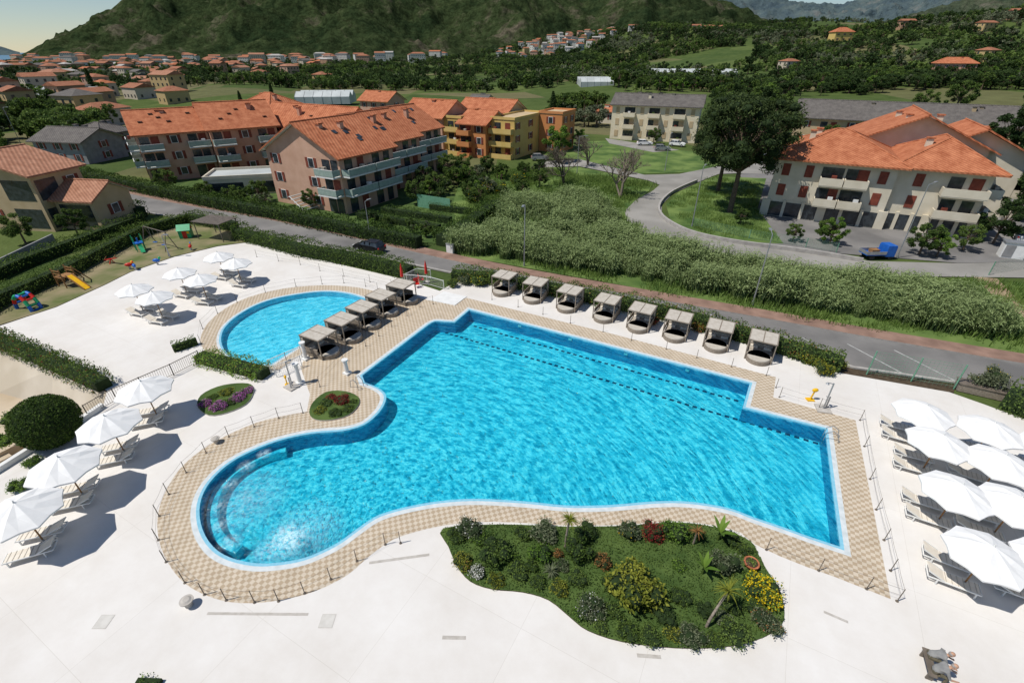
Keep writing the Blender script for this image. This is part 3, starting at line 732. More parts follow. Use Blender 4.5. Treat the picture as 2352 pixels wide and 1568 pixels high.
def reedproto(n=70,h=3.0,rad=1.1,wd=.10,lm=L_reed,side=3):
    mb=MB(); k=mb.mi(lm)
    for i in range(n):
        r=rad*math.sqrt(random.random()); t=random.random()*6.28; x=r*math.cos(t);y=r*math.sin(t); hh=h*random.uniform(.55,1.15)
        lx,ly=random.gauss(0,.18)*hh,random.gauss(0,.18)*hh; a=random.random()*3.14; wx,wy=wd*math.cos(a),wd*math.sin(a); s=random.gauss(.5,.25)
        mb.face([(x-wx/2,y-wy/2,0),(x+wx/2,y+wy/2,0),(x+lx*.4+wx/2,y+ly*.4+wy/2,hh*.6),(x+lx*.4-wx/2,y+ly*.4-wy/2,hh*.6)],lm,sh=max(0,s-.2))
        mb.face([(x+lx*.4-wx/2,y+ly*.4-wy/2,hh*.6),(x+lx*.4+wx/2,y+ly*.4+wy/2,hh*.6),(x+lx,y+ly,hh)],lm,sh=min(1,max(0,s)))
        for q in range(side):
            z=hh*random.uniform(.4,1.0); b=random.random()*6.28; l=.6*h/3
            px,py=x+lx*z/hh,y+ly*z/hh; cb,sb=math.cos(b),math.sin(b); ww=.05*h/3
            mb.face([(px,py,z-.05),(px+l*.5*cb-sb*ww,py+l*.5*sb+cb*ww,z+.14),(px+l*cb,py+l*sb,z-.02),(px+l*.5*cb+sb*ww,py+l*.5*sb-cb*ww,z+.1)],lm,sh=min(1,max(0,s+.15)))
    return mb.mesh('reed_clump')
REED=reedproto(60)
TUFT=reedproto(45,.42,1.0,.05,leafmat('grass_blade',(.10,.17,.03),(.26,.36,.10)),1)
def fillpoly(pts,n,smin,smax,dens=None):
    w=[(p[0],p[1]) for p in W(pts)]; X0=min(p[0] for p in w);X1=max(p[0] for p in w);Y0=min(p[1] for p in w);Y1=max(p[1] for p in w); out=[]
    while len(out)<n:
        xx=rng.uniform(X0,X1,n);yy=rng.uniform(Y0,Y1,n); k=inpoly(xx,yy,w)
        for x,y in zip(xx[k],yy[k]):
            nz=noise.noise(Vector((x/5,y/5,2)))
            if dens is not None and nz<dens and random.random()>.2: continue
            out.append((x,y,0,random.uniform(smin,smax)*(1+.35*nz)))
    return out[:n]
scatter('reed_thicket','reed_clump',REED,
  fillpoly([(1040,572),(1130,548),(1260,546),(1400,554),(1500,584),(1700,620),(1900,654),(2100,682),(2200,698),(2290,742),(2305,778),(2000,734),(1700,684),(1400,634),(1150,592),(1040,578)],1050,.5,.9,-.3)
  +fillpoly([(1150,500),(1170,470),(1300,462),(1390,478),(1420,505),(1400,525),(1300,530),(1150,520)],170,.55,.9,-.1))
scatter('meadow_grass_tufts','grass_tuft',TUFT,fillpoly([(1060,400),(1250,388),(1490,425),(1430,480),(1440,515),(1600,575),(1800,615),(2000,640),(2352,650),(2500,830),(2352,812),(2000,755),(1500,665),(1060,585)],1700,.6,1.7,-.1)
  +fillpoly([(1530,470),(1640,405),(1740,420),(1740,480),(1780,555),(1600,535)],260,.6,1.1))
# shrubs and small trees around the apartment gardens
gs=fillpoly([(1000,425),(1060,395),(1160,395),(1150,430),(1090,470),(1140,478),(1010,470),(930,450)],34,.22,.48)+fillpoly([(830,520),(960,545),(1010,555),(1010,535),(840,505)],14,.15,.28)+fillpoly([(430,450),(620,470),(650,490),(470,465)],14,.2,.35)+fillpoly([(1180,400),(1240,392),(1260,420),(1190,430)],8,.2,.4)
for k in range(5): scatter('garden_trees','small_tree',TREES[k],gs[k::5])

def placetree(name,px,py,me,s,z=0):
    p=G(px,py); return inst(name,me,(p[0],p[1],z),random.random()*6,s)
pm=tree('pine',16,6.8,10.2,L_pine,nb=115,nl=170,ls=.44,trunk=.42,seed=31,base=.34,asp=.35,brf=(.14,.25)).mesh('pine_tree')
placetree('pine_tree',1676,487,pm,1.04); p=placetree('pine_tree',1648,440,pm,.9)
dk=tree('d',12,4.8,10,L_dark,nb=50,nl=170,ls=.42,trunk=.35,seed=33,base=.25,brf=(.14,.27)).mesh('dark_tree')
for x,y,s in ((2330,500,1.0),(2300,380,1.1),(2390,450,1.3),(2360,330,1.2),(2280,560,.5),(1790,260,1.0),(1750,270,.9),(2190,225,.9),(1690,250,.9)): placetree('evergreen_tree',x,y,dk,s)
gt=tree('g',8,3.6,6.5,L_green,nb=34,nl=190,ls=.3,seed=34,brf=(.16,.3)).mesh('leafy_tree')
for x,y,s in ((2190,260,1.5),(2110,270,1.2),(1900,350,.8),(600,465,.45),(390,440,.5),(720,480,.4),(1030,410,.6),(1070,400,.5),(960,470,.5),(1000,450,.5),(1120,400,.45),(180,540,.45),(60,560,.5),(250,480,.5),(2210,575,.42),(2110,585,.5),(1890,555,.36),(1100,470,.4),(1500,330,.5),(1240,430,.4),(1200,450,.35),(1700,515,.3),(1820,555,.3)): placetree('leafy_tree',x,y,gt,s)
wl=tree('w',8,3.3,7.2,L_bright,nb=30,nl=230,ls=.28,seed=35,base=.2,brf=(.18,.32)).mesh('willow_tree')
placetree('willow_tree',1280,372,wl,1.0); placetree('willow_tree',1330,340,wl,.6)
for x,y,s in ((1905,560,.45),(2150,590,.4)): placetree('green_shrub',x,y,wl,s)
def baretree(seed,h=7):
    mb=MB(); rs=random.Random(seed)
    def br(p,d,l,r,k):
        q=p+d*l; mb.cyl(p,q,r,r*.7,L_twig,5,False)
        if k==0:return
        for _ in range(3):
            nd=(d+Vector((rs.gauss(0,.5),rs.gauss(0,.5),rs.gauss(.05,.25)))).normalized(); br(q,nd,l*rs.uniform(.62,.85),r*.62,k-1)
    for _ in range(3): br(Vector((0,0,0)),Vector((rs.gauss(0,.25),rs.gauss(0,.25),1)).normalized(),h*.26,.17,5)
    return mb.mesh('bare_tree')
bt=baretree(4); placetree('bare_tree',1425,455,bt,1.35); placetree('bare_tree',1295,425,bt,1.2); placetree('bare_tree',1350,380,bt,1.1)
def cypress():
    mb=MB(); mb.cyl((0,0,0),(0,0,8),.2,.05,M_bark,6)
    n=2200; z=rng.uniform(.6,10,n); r=1.1*np.sin(np.pi*np.clip((z+1)/11.5,0,1))**.7*rng.uniform(.6,1,n); t=rng.random(n)*6.28
    mb.leaves(np.stack([r*np.cos(t),r*np.sin(t),z],1),.35,L_dark,rng.normal(.4,.2,n)); mb.ell((0,0,5),(.6,.6,4.5),M_core); return mb.mesh('cypress_tree')
cy=cypress()
for x,y,s in ((1268,285,1),(222,225,1.4),(1885,200,1),(1875,215,.9),(560,260,.8),(630,240,.9),(1700,250,.9)): placetree('cypress_tree',x,y,cy,s)

def shrub(name,px,py,rpx,lm,flow=None,hf=.8,n=None,ls=None):
    m=mpp(px,py); r=rpx*m; c=G(px,py,r*hf*.6); mb=MB(); ls=ls or max(.07,r*.12); n=n or int(min(3200,520*(r/.6)**2*(.1/ls)**1.3+400))
    nbl=12
    for k in range(nbl):
        t=k*2.4+random.random(); rr=r*.62*math.sqrt(k/nbl); q=random.uniform(.36,.58); cc=(rr*math.cos(t),rr*math.sin(t),r*hf*(.5+random.uniform(-.2,.28)))
        P=blob(n//nbl,cc,(r*q,r*q,r*hf*q),.5); P[:,2]=np.clip(P[:,2],.03,None)
        mb.leaves(P,ls,lm,rng.normal(.48+random.uniform(-.2,.22),.22,len(P)))
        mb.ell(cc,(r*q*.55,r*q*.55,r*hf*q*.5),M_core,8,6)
        if flow:
            k2=int(len(P)*flow[1]); Q=P[:k2]+ (P[:k2]-np.array(cc))*.12; mb.leaves(Q,ls*.8,flow[0],rng.random(k2),.95)
    return mb.obj(name,(c[0],c[1],0.05))
GARD=smooth([(p[0],p[1]) for p in W([(1018,1214),(1030,1255),(1050,1300),(1080,1335),(1130,1353),(1200,1360),(1260,1378),(1310,1418),(1350,1448),(1430,1474),(1550,1488),(1650,1487),(1720,1475),(1770,1455),(1797,1430),(1800,1395),(1788,1350),(1762,1312),(1742,1275),(1722,1243),(1650,1213),(1550,1200),(1440,1208),(1300,1210),(1150,1205)])],3)
mb=MB(); mb.prism(GARD,0,.06,M_grass2,M_soil); mb.obj('garden_bed')
n=18000
gx=rng.uniform(min(p[0] for p in GARD),max(p[0] for p in GARD),n);gy=rng.uniform(min(p[1] for p in GARD),max(p[1] for p in GARD),n);k=inpoly(gx,gy,GARD)
P=np.stack([gx[k],gy[k],rng.uniform(.06,.16,k.sum())],1); mb=MB(); mb.leaves(P,.10,L_green,np.array([.30+.45*noise.noise(Vector((p[0]*.8,p[1]*.8,0))) for p in P])+rng.normal(0,.1,len(P)),.5); mb.obj('lawn_grass')
for s in [('shrub',1460,1345,74,L_yel,None,.85),('shrub',1135,1265,46,L_green,None,.9),('shrub',1078,1212,34,L_olive,(L_floww,.08),.9),('shrub',1048,1228,26,L_hedge,None,.8),('shrub',1330,1262,42,L_hedge,None,.9),('shrub',1240,1270,32,L_bright,None,.9),
 ('red_leaf_shrub',1498,1220,30,L_redl,None,1.1),('shrub',1548,1218,38,L_bright,None,1.0),('shrub',1445,1218,30,L_olive,(L_flowy,.06),1.0),('lavender_shrub',1663,1292,38,L_olive,None,1.1),('yellow_flower_bush',1755,1355,46,L_bright,(L_flowy,.9),.8),
 ('shrub',1063,1290,27,L_yel,(L_orl,.1),.8),('white_flower_bush',1096,1312,21,L_olive,(L_floww,.9),.8),('shrub',1360,1396,38,L_olive,(L_floww,.1),.7),('shrub',1440,1448,34,L_hedge,None,.7),('shrub',1492,1462,32,L_green,None,.7),('shrub',1590,1462,38,L_olive,None,.6),
 ('shrub',1690,1450,42,L_green,None,.7),('shrub',1762,1428,36,L_olive,(L_orl,.15),.7),('shrub',1530,1415,32,L_dark,None,.8),('orange_shrub',1385,1288,22,L_orl,None,1.2),('orange_shrub',1282,1272,13,L_orl,None,1.2),('shrub',1250,1222,40,L_olive,None,.6),('shrub',1345,1222,30,L_green,None,.8),
 ('shrub',1190,1312,30,L_green,None,.7),('shrub',1140,1332,24,L_yel,None,.7),('shrub',1235,1335,24,L_hedge,None,.7),('shrub',1285,1352,26,L_yel,None,.7),('shrub',1325,1330,28,L_green,None,.7),('shrub',1400,1340,26,L_hedge,None,.8),('shrub',1620,1400,26,L_dark,None,.7),('shrub',1680,1390,30,L_green,None,.6),
 ('shrub',1740,1400,28,L_hedge,None,.7),('shrub',1600,1225,22,L_green,None,.8),('shrub',1680,1240,26,L_green,None,.7),('shrub',1710,1260,22,L_hedge,None,.7),('shrub',1380,1440,20,L_green,None,.6),('shrub',1640,1470,26,L_hedge,None,.6),('shrub',1200,1225,24,L_green,None,.7),('shrub',1565,1370,30,L_hedge,None,.6),('shrub',1180,1290,22,L_bright,None,.6),
 ('shrub',1100,1235,26,L_bright,None,.6),('shrub',1290,1300,20,L_olive,None,.6),('shrub',1560,1300,20,L_bright,None,.4),('shrub',1545,1455,24,L_yel,None,.6),('shrub',1335,1410,22,L_bright,None,.6),('shrub',1410,1405,24,L_green,None,.7),('shrub',1720,1330,18,L_bright,None,.7),('shrub',1500,1390,26,L_yel,None,.6),('shrub',1660,1420,24,L_olive,None,.6),('shrub',1780,1440,22,L_olive,None,.6),('shrub',1220,1300,22,L_hedge,None,.7)]:
    shrub(s[0],s[1],s[2],s[3],s[4],s[5],s[6])
def palm(px,py,h,lean,nl,ll,lm,w=.09,name='palm',pot=False):
    p=G(px,py); mb=MB(); a=Vector((0,0,0)); top=Vector((lean[0],lean[1],h)); prev=a
    for i in range(1,6):
        t=i/5; q=Vector((lean[0]*t*t,lean[1]*t*t,h*t)); mb.cyl(prev,q,w*(1.2-.4*t),w*(1.15-.4*t),M_taupe,7,False); prev=q
    for i in range(nl):
        b=random.random()*6.28; el=random.uniform(-.2,1.2); l=ll*random.uniform(.7,1.1); pr=top; d=Vector((math.cos(b)*math.cos(el),math.sin(b)*math.cos(el),math.sin(el))); sd=Vector((-math.sin(b),math.cos(b),0))*.03*max(1,ll)
        for k in range(4):
            q=pr+d*l/4; w0=1-k/4.2; w1=1-(k+1)/4.2
            mb.face([pr-sd*w0,pr+sd*w0,q+sd*w1,q-sd*w1],lm,sh=random.gauss(.5,.2)); pr=q; d=(d+Vector((0,0,-.28))).normalized()
    return mb.obj(name,(p[0],p[1],.05))
palm(1298,1256,1.9,(.1,.1),60,.6,L_yel,.06,name='cordyline_palm'); palm(1265,1318,.2,(0,0),60,.5,L_olive,name='yucca_plant'); palm(1622,1440,1.6,(.8,.6),70,.75,L_yel,.06,'curved_palm_tree')
palm(1592,1250,1.0,(0,0),30,.5,L_orl,.05,name='cordyline_palm')
def banana(px,py,s):
    p=G(px,py); mb=MB(); mb.cyl((0,0,0),(0,0,.8*s),.1*s,.07*s,L_green,8)
    for i in range(6):
        b=i*1.1; el=1.35-.1*i; d=Vector((math.cos(b)*math.cos(el),math.sin(b)*math.cos(el),math.sin(el))); sd=Vector((-math.sin(b),math.cos(b),0))*.16*s; pr=Vector((0,0,.7*s))
        for k in range(5):
            q=pr+d*.26*s; w0=[.2,.8,1,.9,.6][k]; w1=[.8,1,.9,.6,.1][k]
            mb.face([pr-sd*w0,pr+sd*w0,q+sd*w1,q-sd*w1],L_bright,sh=.5+.3*math.sin(i)); pr=q; d=(d+Vector((0,0,-.15))).normalized()
    mb.obj('banana_plant',(p[0],p[1],.05))
banana(1648,1240,.75); banana(1612,1318,.65)
def planter(px,py,r,h,mt,name='flower_pot'):
    p=G(px,py); mb=MB(); mb.cyl((0,0,0),(0,0,h*.3),r*.6,r*.6,mt,16); mb.cyl((0,0,h*.3),(0,0,h*.9),r*.55,r,mt,16); mb.cyl((0,0,h*.9),(0,0,h),r*1.08,r*1.08,mt,16)
    if name!='stone_urn':
        mb.ell((0,0,h),(r*.85,r*.85,.06),M_soil); P=blob(120,(0,0,h+.05),(r*.7,r*.7,.1),.2); mb.leaves(P,.08,L_bright,rng.random(120))
    else: mb.cyl((0,0,h),(0,0,h+.05),r*.8,r*.5,mt,16)
    mb.obj(name,(p[0],p[1],0))
planter(1722,1302,.33,.38,M_roof,'terracotta_urn'); planter(435,1390,.26,.42,M_stone,'stone_urn'); planter(498,1016,.24,.36,M_stone,'stone_urn')
for nm,pts in (('flower_bed',[(455,935),(462,910),(500,890),(545,882),(578,885),(582,905),(565,930),(520,950),(480,955)]),('flower_bed',[(711,950),(720,925),(750,902),(790,900),(822,912),(824,932),(800,955),(760,966),(725,965)])):
    w=smooth([(p[0],p[1]) for p in W(pts)],3); mb=MB(); mb.prism(w,0,.1,M_grass2,M_stone); mb.obj(nm)
for x,y,r,l,f in ((520,900,20,L_yel,None),(490,912,15,L_hedge,None),(525,925,20,L_hedge,None)): shrub('low_shrub',x,y,r,l,f,.35)
for x,y,r in ((470,927,17),(500,933,22),(548,912,20),(568,898,15),(535,920,14)): shrub('purple_flowers',x,y,r,L_flowp,(L_green,.25),.5)
for x,y,r,l in ((783,918,24,L_redl),(760,912,14,L_redl),(750,925,18,L_green),(735,942,18,L_yel),(770,948,20,L_green),(800,938,18,L_hedge),(812,922,12,L_green)): shrub('red_plant' if l is L_redl else 'low_shrub',x,y,r,l,None,.4)
mb=MB(); R=1.75; mb.ell((0,0,R*.95),(R*.9,R*.9,R*.88),M_core,24,14); P=blob(10000,(0,0,R*.95),(R,R,R*.97),.9); mb.leaves(P,.12,L_hedge,rng.normal(.3,.25,10000)); mb.cyl((0,0,-1),(0,0,.5),.15,.15,M_bark)
p=G(133,1012); mb.obj('topiary_bush',(p[0],p[1],-.1))
for x,y,r in ((40,1115,26),(15,1010,30),(30,960,30),(70,1060,22)): shrub('shrub',x,y,r,L_bright,None,.7)
for x,y,r,l in ((1068,640,20,L_olive),(1100,640,24,L_green),(1895,845,26,L_yel),(1925,835,22,L_yel),(1860,820,24,L_yel),(1830,808,22,L_orl),(1040,650,16,L_green),(2255,880,26,L_olive),(2290,860,26,L_olive),(1500,735,16,L_redl),(1604,750,18,L_orl),(1150,430,22,L_green),(1190,410,20,L_green),(1110,430,26,L_hedge),(1090,450,24,L_green)): shrub('shrub',x,y,r,l,(L_flowy,.06),1.0)

# ---------------------------------------------------------------- buildings
def building(name,org,ang,w,d,eave,ridge_h,roof,wm,rm,floors,sides,found=0.0,over=.7,rail=M_railteal,shut=M_shut,chim=2,sky=0,plinth=None,z0=0.):
    e=empty(name,(org[0],org[1],z0),ang)
    mb=MB(); mb.box(w/2,d/2,eave/2-.5,w,d,eave+1,wm)
    if roof=='gx':
        for x in(0,w): mb.face([(x,0,eave),(x,d,eave),(x,d/2,ridge_h-.1)],wm)
    if roof=='gy':
        for y in(0,d): mb.face([(0,y,eave),(w,y,eave),(w/2,y,ridge_h-.1)],wm)
    mb.obj('walls',parent=e)
    mb=MB(); o=over; t=.22; sl=(ridge_h-eave)
    def slab(pts):
        mb.face([(a,b,c+t) for a,b,c in pts],rm); mb.face([(a,b,c) for a,b,c in pts][::-1],M_wood if wm is M_cream else M_white)
        n=len(pts)
        for i in range(n):
            a=pts[i];b=pts[(i+1)%n]; mb.face([a,b,(b[0],b[1],b[2]+t),(a[0],a[1],a[2]+t)],rm)
    if roof=='gx':
        s=sl/(d/2); ze=eave-s*o
        slab([(-o,-o,ze),(w+o,-o,ze),(w+o,d/2,ridge_h),(-o,d/2,ridge_h)]); slab([(-o,d/2,ridge_h),(w+o,d/2,ridge_h),(w+o,d+o,ze),(-o,d+o,ze)])
        mb.cyl((-o,d/2,ridge_h+t),(w+o,d/2,ridge_h+t),.15,.15,rm,6)
    elif roof=='gy':
        s=sl/(w/2); ze=eave-s*o
        slab([(-o,-o,ze),(w/2,-o,ridge_h),(w/2,d+o,ridge_h),(-o,d+o,ze)]); slab([(w/2,-o,ridge_h),(w+o,-o,ze),(w+o,d+o,ze),(w/2,d+o,ridge_h)])
        mb.cyl((w/2,-o,ridge_h+t),(w/2,d+o,ridge_h+t),.15,.15,rm,6)
    elif roof=='hip':
        k=min(w,d)/2; ze=eave
        if w>=d: r1=(k,d/2,ridge_h);r2=(w-k,d/2,ridge_h)
        else: r1=(w/2,k,ridge_h);r2=(w/2,d-k,ridge_h)
        A=(-o,-o,ze);B=(w+o,-o,ze);Cc=(w+o,d+o,ze);D=(-o,d+o,ze)
        if w>=d: fs=[[A,B,r2,r1],[B,Cc,r2],[Cc,D,r1,r2],[D,A,r1]]
        else: fs=[[A,B,r1],[B,Cc,r2,r1],[Cc,D,r2],[D,A,r1,r2]]
        for f in fs: slab(f)
        for a_,b_ in ((A,r1),(D,r1 if w>=d else r2),(B,r2 if w>=d else r1),(Cc,r2),(r1,r2)):
            mb.cyl((a_[0],a_[1],a_[2]+t),(b_[0],b_[1],b_[2]+t),.13,.13,rm,6)
    else:
        mb.box(w/2,d/2,eave+.15,w+.1,d+.1,.3,rm); 
        for a in((w/2,0,w+.3,.25),(w/2,d,w+.3,.25),(0,d/2,.25,d-.26),(w,d/2,.25,d-.26)): mb.box(a[0],a[1],eave+.4,a[2],a[3],.55,wm)
    rs=random.Random(int(w*10+org[0]))
    for i in range(chim):
        if roof=='flat':break
        x=w*rs.uniform(.25,.75);y=d*rs.uniform(.25,.75)
        zz=ridge_h-.3*sl
        mb.box(x,y,zz,.7,.7,1.8,wm); mb.box(x,y,zz+1.0,.95,.95,.15,rm)
    for i in range(sky):
        fy=rs.uniform(.2,.9); fx=rs.uniform(.58,.9)
        if roof=='gy':
            x=w*fx;y=d*fy; z=ridge_h-(x-w/2)*sl/(w/2)+t+.06; mb.box(x,y,z,.8,.7,.1,M_glass,0,-math.atan(sl/(w/2)))
        elif roof=='gx':
            x=w*rs.uniform(.1,.9);y=d*rs.uniform(.1,.4); z=ridge_h-(d/2-y)*sl/(d/2)+t+.08; mb.box(x,y,z,.7,.7,.12,M_glass)
    mb.obj('roof',parent=e)
    mw=MB(); mbal=MB(); fh=(eave-found)/floors
    for sd,spec in sides.items():
        L=w if sd in('f','b') else d
        n=len(spec)
        def T(u_,out,z):
            return {'f':(u_,-out,z),'b':(u_,d+out,z),'l':(-out,u_,z),'r':(w+out,u_,z)}[sd]
        def bx(m_,u_,out,z,su,so,sz,mt):
            c=T(u_,out,z); 
            if sd in('f','b'): m_.box(*c,su,so,sz,mt)
            else: m_.box(*c,so,su,sz,mt)
        for fl in range(floors):
            zb=found+fl*fh
            for i,ch in enumerate(spec):
                u_=L*(i+.5)/n; cw=L/n
                if ch=='w':
                    bx(mw,u_,0,zb+fh*.55,1.15,.10,1.35,M_white); bx(mw,u_,.02,zb+fh*.55,.95,.12,1.2,M_glass)
                    bx(mw,u_-.85,.03,zb+fh*.55,.5,.08,1.4,shut); bx(mw,u_+.85,.03,zb+fh*.55,.5,.08,1.4,shut)
                elif ch=='s':
                    bx(mw,u_,.02,zb+fh*.52,1.0,.1,1.6,shut)
                elif ch=='B' or ch=='L':
                    bw=cw*.96
                    bx(mw,u_-bw*.22,.01,zb+fh*.42,1.5,.1,2.1,M_glass); bx(mw,u_+bw*.22,.01,zb+fh*.42,1.3,.1,2.1,M_glass if (i+fl)%2 else shut)
                    if fl==0 and found==0 and ch=='B': continue
                    dp=1.5
                    bx(mbal,u_,dp/2+.03,zb+.02,bw,dp,.2,M_white if ch=='B' else wm)
                    if ch=='B':
                        bx(mbal,u_,dp,zb+.62,bw,.06,.85,rail)
                        for sg in(-1,1): bx(mbal,u_+sg*(bw/2-.03),dp/2,zb+.62,.06,dp-.1,.85,rail)
                        bx(mbal,u_,dp,zb+1.1,bw+.05,.1,.07,M_white)
                    else:
                        bx(mbal,u_,dp,zb+.55,bw,.12,1.0,wm)
                        for sg in(-1,1): bx(mbal,u_+sg*(bw/2-.06),dp/2,zb+.55,.12,dp-.14,1.0,wm)
                    if rs.random()<.5:
                        bx(mbal,u_+rs.uniform(-.3,.3)*bw,dp*.6,zb+.9,.6,.5,.9,rs.choice([M_white,M_shut,M_taupe2,L_green]))
                elif ch=='D':
                    bx(mw,u_,.0,zb+fh*.45,cw*.8,.06,fh*.7,M_glass)
    mw.obj('windows',parent=e)
    if mbal.v: mbal.obj('balconies',parent=e)
    if found>0:
        m=MB(); 
        m.box(w/2,-.03,found/2-.1,w-.8,.1,found-.4,M_glass); m.box(w+.03,d/2,found/2-.1,.1,d-.8,found-.4,M_glass)  # dark panels stand in for the shade of the open ground floor
        for i in range(7):
            m.box(w*i/6,-.12,found/2,1.1 if i%3==0 else .4,.3,found,wm)
        m.obj('ground_floor_shade_and_piers',parent=e)
    return e
def at(o,a,b,ang=AU): 
    return (o[0]+math.cos(ang)*a-math.sin(ang)*b,o[1]+math.sin(ang)*a+math.cos(ang)*b)
C0=G(800,493)[:2]; o=at(C0,-15.5,0)
building('pink_apartment_building',o,AU,15.5,11.5,8.2,12.2,'gy',M_wallpink,M_roof,3,{'f':'w wB','r':'BB','l':'ww'},sky=4)
building('pink_apartment_building',at(C0,-17.5,11.6),AU,14,11.3,8.2,12.0,'gy',M_wallpink2,M_roof,3,{'r':'BB','l':'ww'},sky=5)
building('pink_apartment_building',at(C0,-20.5,23),AU,13.5,11.3,8.2,11.8,'gy',M_wallpink,M_roof,3,{'r':'BB','l':'ww'},sky=4)
A1=math.atan2(.6,.8); C1=G(350,420)[:2]
building('salmon_apartment_building',C1,A1,11.5,13,8.4,11.6,'gx',M_wallpink,M_roof,3,{'f':'BwB','l':'BwB','r':'w'},sky=5)
building('salmon_apartment_building',at(C1,11.6,-2.0,A1),A1,12,14,8.6,12.4,'gx',M_wallpink2,M_roof,3,{'f':'BwB','r':'BwB','l':''},sky=4)
building('terracotta_apartment_building',(-55,112),AU,24,12,8.0,11.4,'gx',M_wallpink2,M_roof,3,{'f':'wBwBw','r':'ww'},sky=3,chim=4)
building('terracotta_apartment_building',(-68,128),AU,14,12,9.0,12.5,'hip',M_wallpink,M_roof,3,{'f':'www','l':'ww'})
building('terracotta_apartment_building',(-27,128),AU,12,12,8.0,11.0,'gx',M_wallpink,M_roof,3,{'f':'www','r':'ww'})
Y0=G(1000,350)[:2]
building('yellow_townhouse',Y0,AU,8,10,7.8,8,'flat',M_yellow,M_roof2,3,{'f':'wL','l':'w'})
building('orange_townhouse',at(Y0,8.1,-1.0),AU,7,10,7.2,9.4,'gx',M_orange,M_roof,3,{'f':'Lw','l':'w','r':'ww'},rail=M_orange)
building('yellow_townhouse',at(Y0,15.2,1.5),AU,6,16,8.0,8,'flat',M_yellow,M_ochre,3,{'f':'L','r':'w w w'})
building('ochre_townhouse',at(Y0,0,11),AU,14,9,8.6,10.8,'gx',M_ochre,M_roof,3,{'f':'www'})
building('orange_townhouse',at(Y0,21.3,14),AU,6,8,8.4,8,'flat',M_orange,M_ochre,3,{'f':'w','r':'ww'})
building('pink_house',G(832,275)[:2],AU,13,9,6.5,9.0,'gx',M_wallpink,M_roof,2,{'f':'www','r':'w'})
building('white_house',G(1078,268)[:2],AU,7,7,5.5,7.2,'gx',M_white,M_roofg,2,{'f':'ww'})
building('cream_house',G(1368,282)[:2],AU,7,7,3.5,5,'hip',M_cream,M_roof,1,{'f':'ww'})
building('cream_apartment_building',G(1400,318)[:2],AU+.12,23,11,8.8,11.0,'gx',M_cream2,M_roofg,3,{'f':'sLsLsLs','l':'ss'},rail=M_cream2,shut=M_ochre,chim=4)
R0=G(1752,492)[:2]
building('cream_apartment_building',R0,AU,14.5,13,8.0,11.4,'hip',M_cream,M_roof,2,{'f':'ssLLs','l':'sss'},found=2.4,over=1.1,chim=2)
building('cream_apartment_building',at(R0,14.6,.8),AU,9.8,13,8.0,11.2,'hip',M_cream,M_roof,2,{'f':'sL','r':'LsL'},found=2.4,over=1.1,chim=1)
building('cream_apartment_building',at(R0,9,13.4),AU,17,14,9.2,13.2,'gy',M_cream,M_roof,3,{'r':'LsL'},over=1.1,chim=3)
building('cream_apartment_building',at(R0,19,15),AU,12,12,8.6,11.6,'gy',M_cream,M_roof,3,{'r':'LsL'},over=1.1,chim=1)
building('grey_roof_building',G(1812,332)[:2],AU,56,14,6.8,10.2,'gx',M_ochre,M_roofg,2,{'f':'wLwLwLwLwLw','l':'ww'},chim=7,rail=M_ochre)
B8=G(128,532)[:2]; 
building('ochre_villa',at(B8,-16,0,-.15),-.15,16,7,7.4,9.6,'gy',M_ochre,M_roof2,2,{'f':'wwD','r':'Dw'},chim=1)
building('ochre_villa',at(B8,.1,1.5,-.15),-.15,6,6,4.2,5.8,'gx',M_ochre,M_roof2,1,{'f':'D','r':'w'},chim=0)
building('grey_house',G(95,372)[:2],AU+.3,13,10,4.5,6.5,'gx',M_grey,M_roofg,2,{'f':'www','r':'w'})
building('grey_house',G(170,355)[:2],AU+.3,10,9,4.5,6.5,'hip',M_grey,M_roofg,2,{'f':'ww','r':'w'})
building('garage_block',G(480,452)[:2],.25,13,7,2.6,3,'flat',M_cream,M_greenh,1,{'f':'DD'})
def zh(px,py,d):
    dx=(px-1176)/F;dy=(py-784)/F; y=d;x=dx*d/(C-dy*S); return x,y,H1(x,y)
x,y,z=zh(2190,140,330); building('white_villa',(x-10,y),AU,20,10,6,9,'hip',M_wallpink,M_roof,2,{'f':'wwwww'},z0=z)
x,y,z=zh(1935,105,560); building('yellow_villa',(x-10,y),0,18,12,8,12,'hip',M_yellow,M_roof,2,{'f':'www'},z0=z)
def greenhouse(name,x,y,w,n,ang):
    mb=MB(); L=60 if w is None else w
    for i in range(n):
        o=i*8; mb.face([(0,o,0),(L,o,0),(L,o,3),(0,o,3)],M_greenh); mb.face([(0,o,3),(L,o,3),(L,o+4,5),(0,o+4,5)],M_greenh); mb.face([(0,o+4,5),(L,o+4,5),(L,o+8,3),(0,o+8,3)],M_greenh)
        for xx in(0,L): mb.face([(xx,o,0),(xx,o+8,0),(xx,o+8,3),(xx,o+4,5),(xx,o,3)],M_greenh)
        for j in range(0,int(L),4): mb.cyl((j,o-.02,0),(j,o-.02,3),.08,.08,M_grey,4,False); mb.cyl((j,o-.02,3.03),(j,o+4,5.03),.08,.08,M_grey,4,False)
    mb.obj(name,(x,y,H1(x,y)),ang)
x,y,z=zh(1600,160,420); greenhouse('greenhouse',x-30,y,62,3,0); x,y,z=zh(1365,188,330); greenhouse('greenhouse',x-8,y,20,3,0); x,y,z=zh(740,238,240); greenhouse('greenhouse',x-12,y,24,2,.1); x,y,z=zh(80,240,250); greenhouse('greenhouse',x-40,y,55,3,.1); x,y,z=zh(30,250,220); greenhouse('greenhouse',x-30,y,40,2,.1)

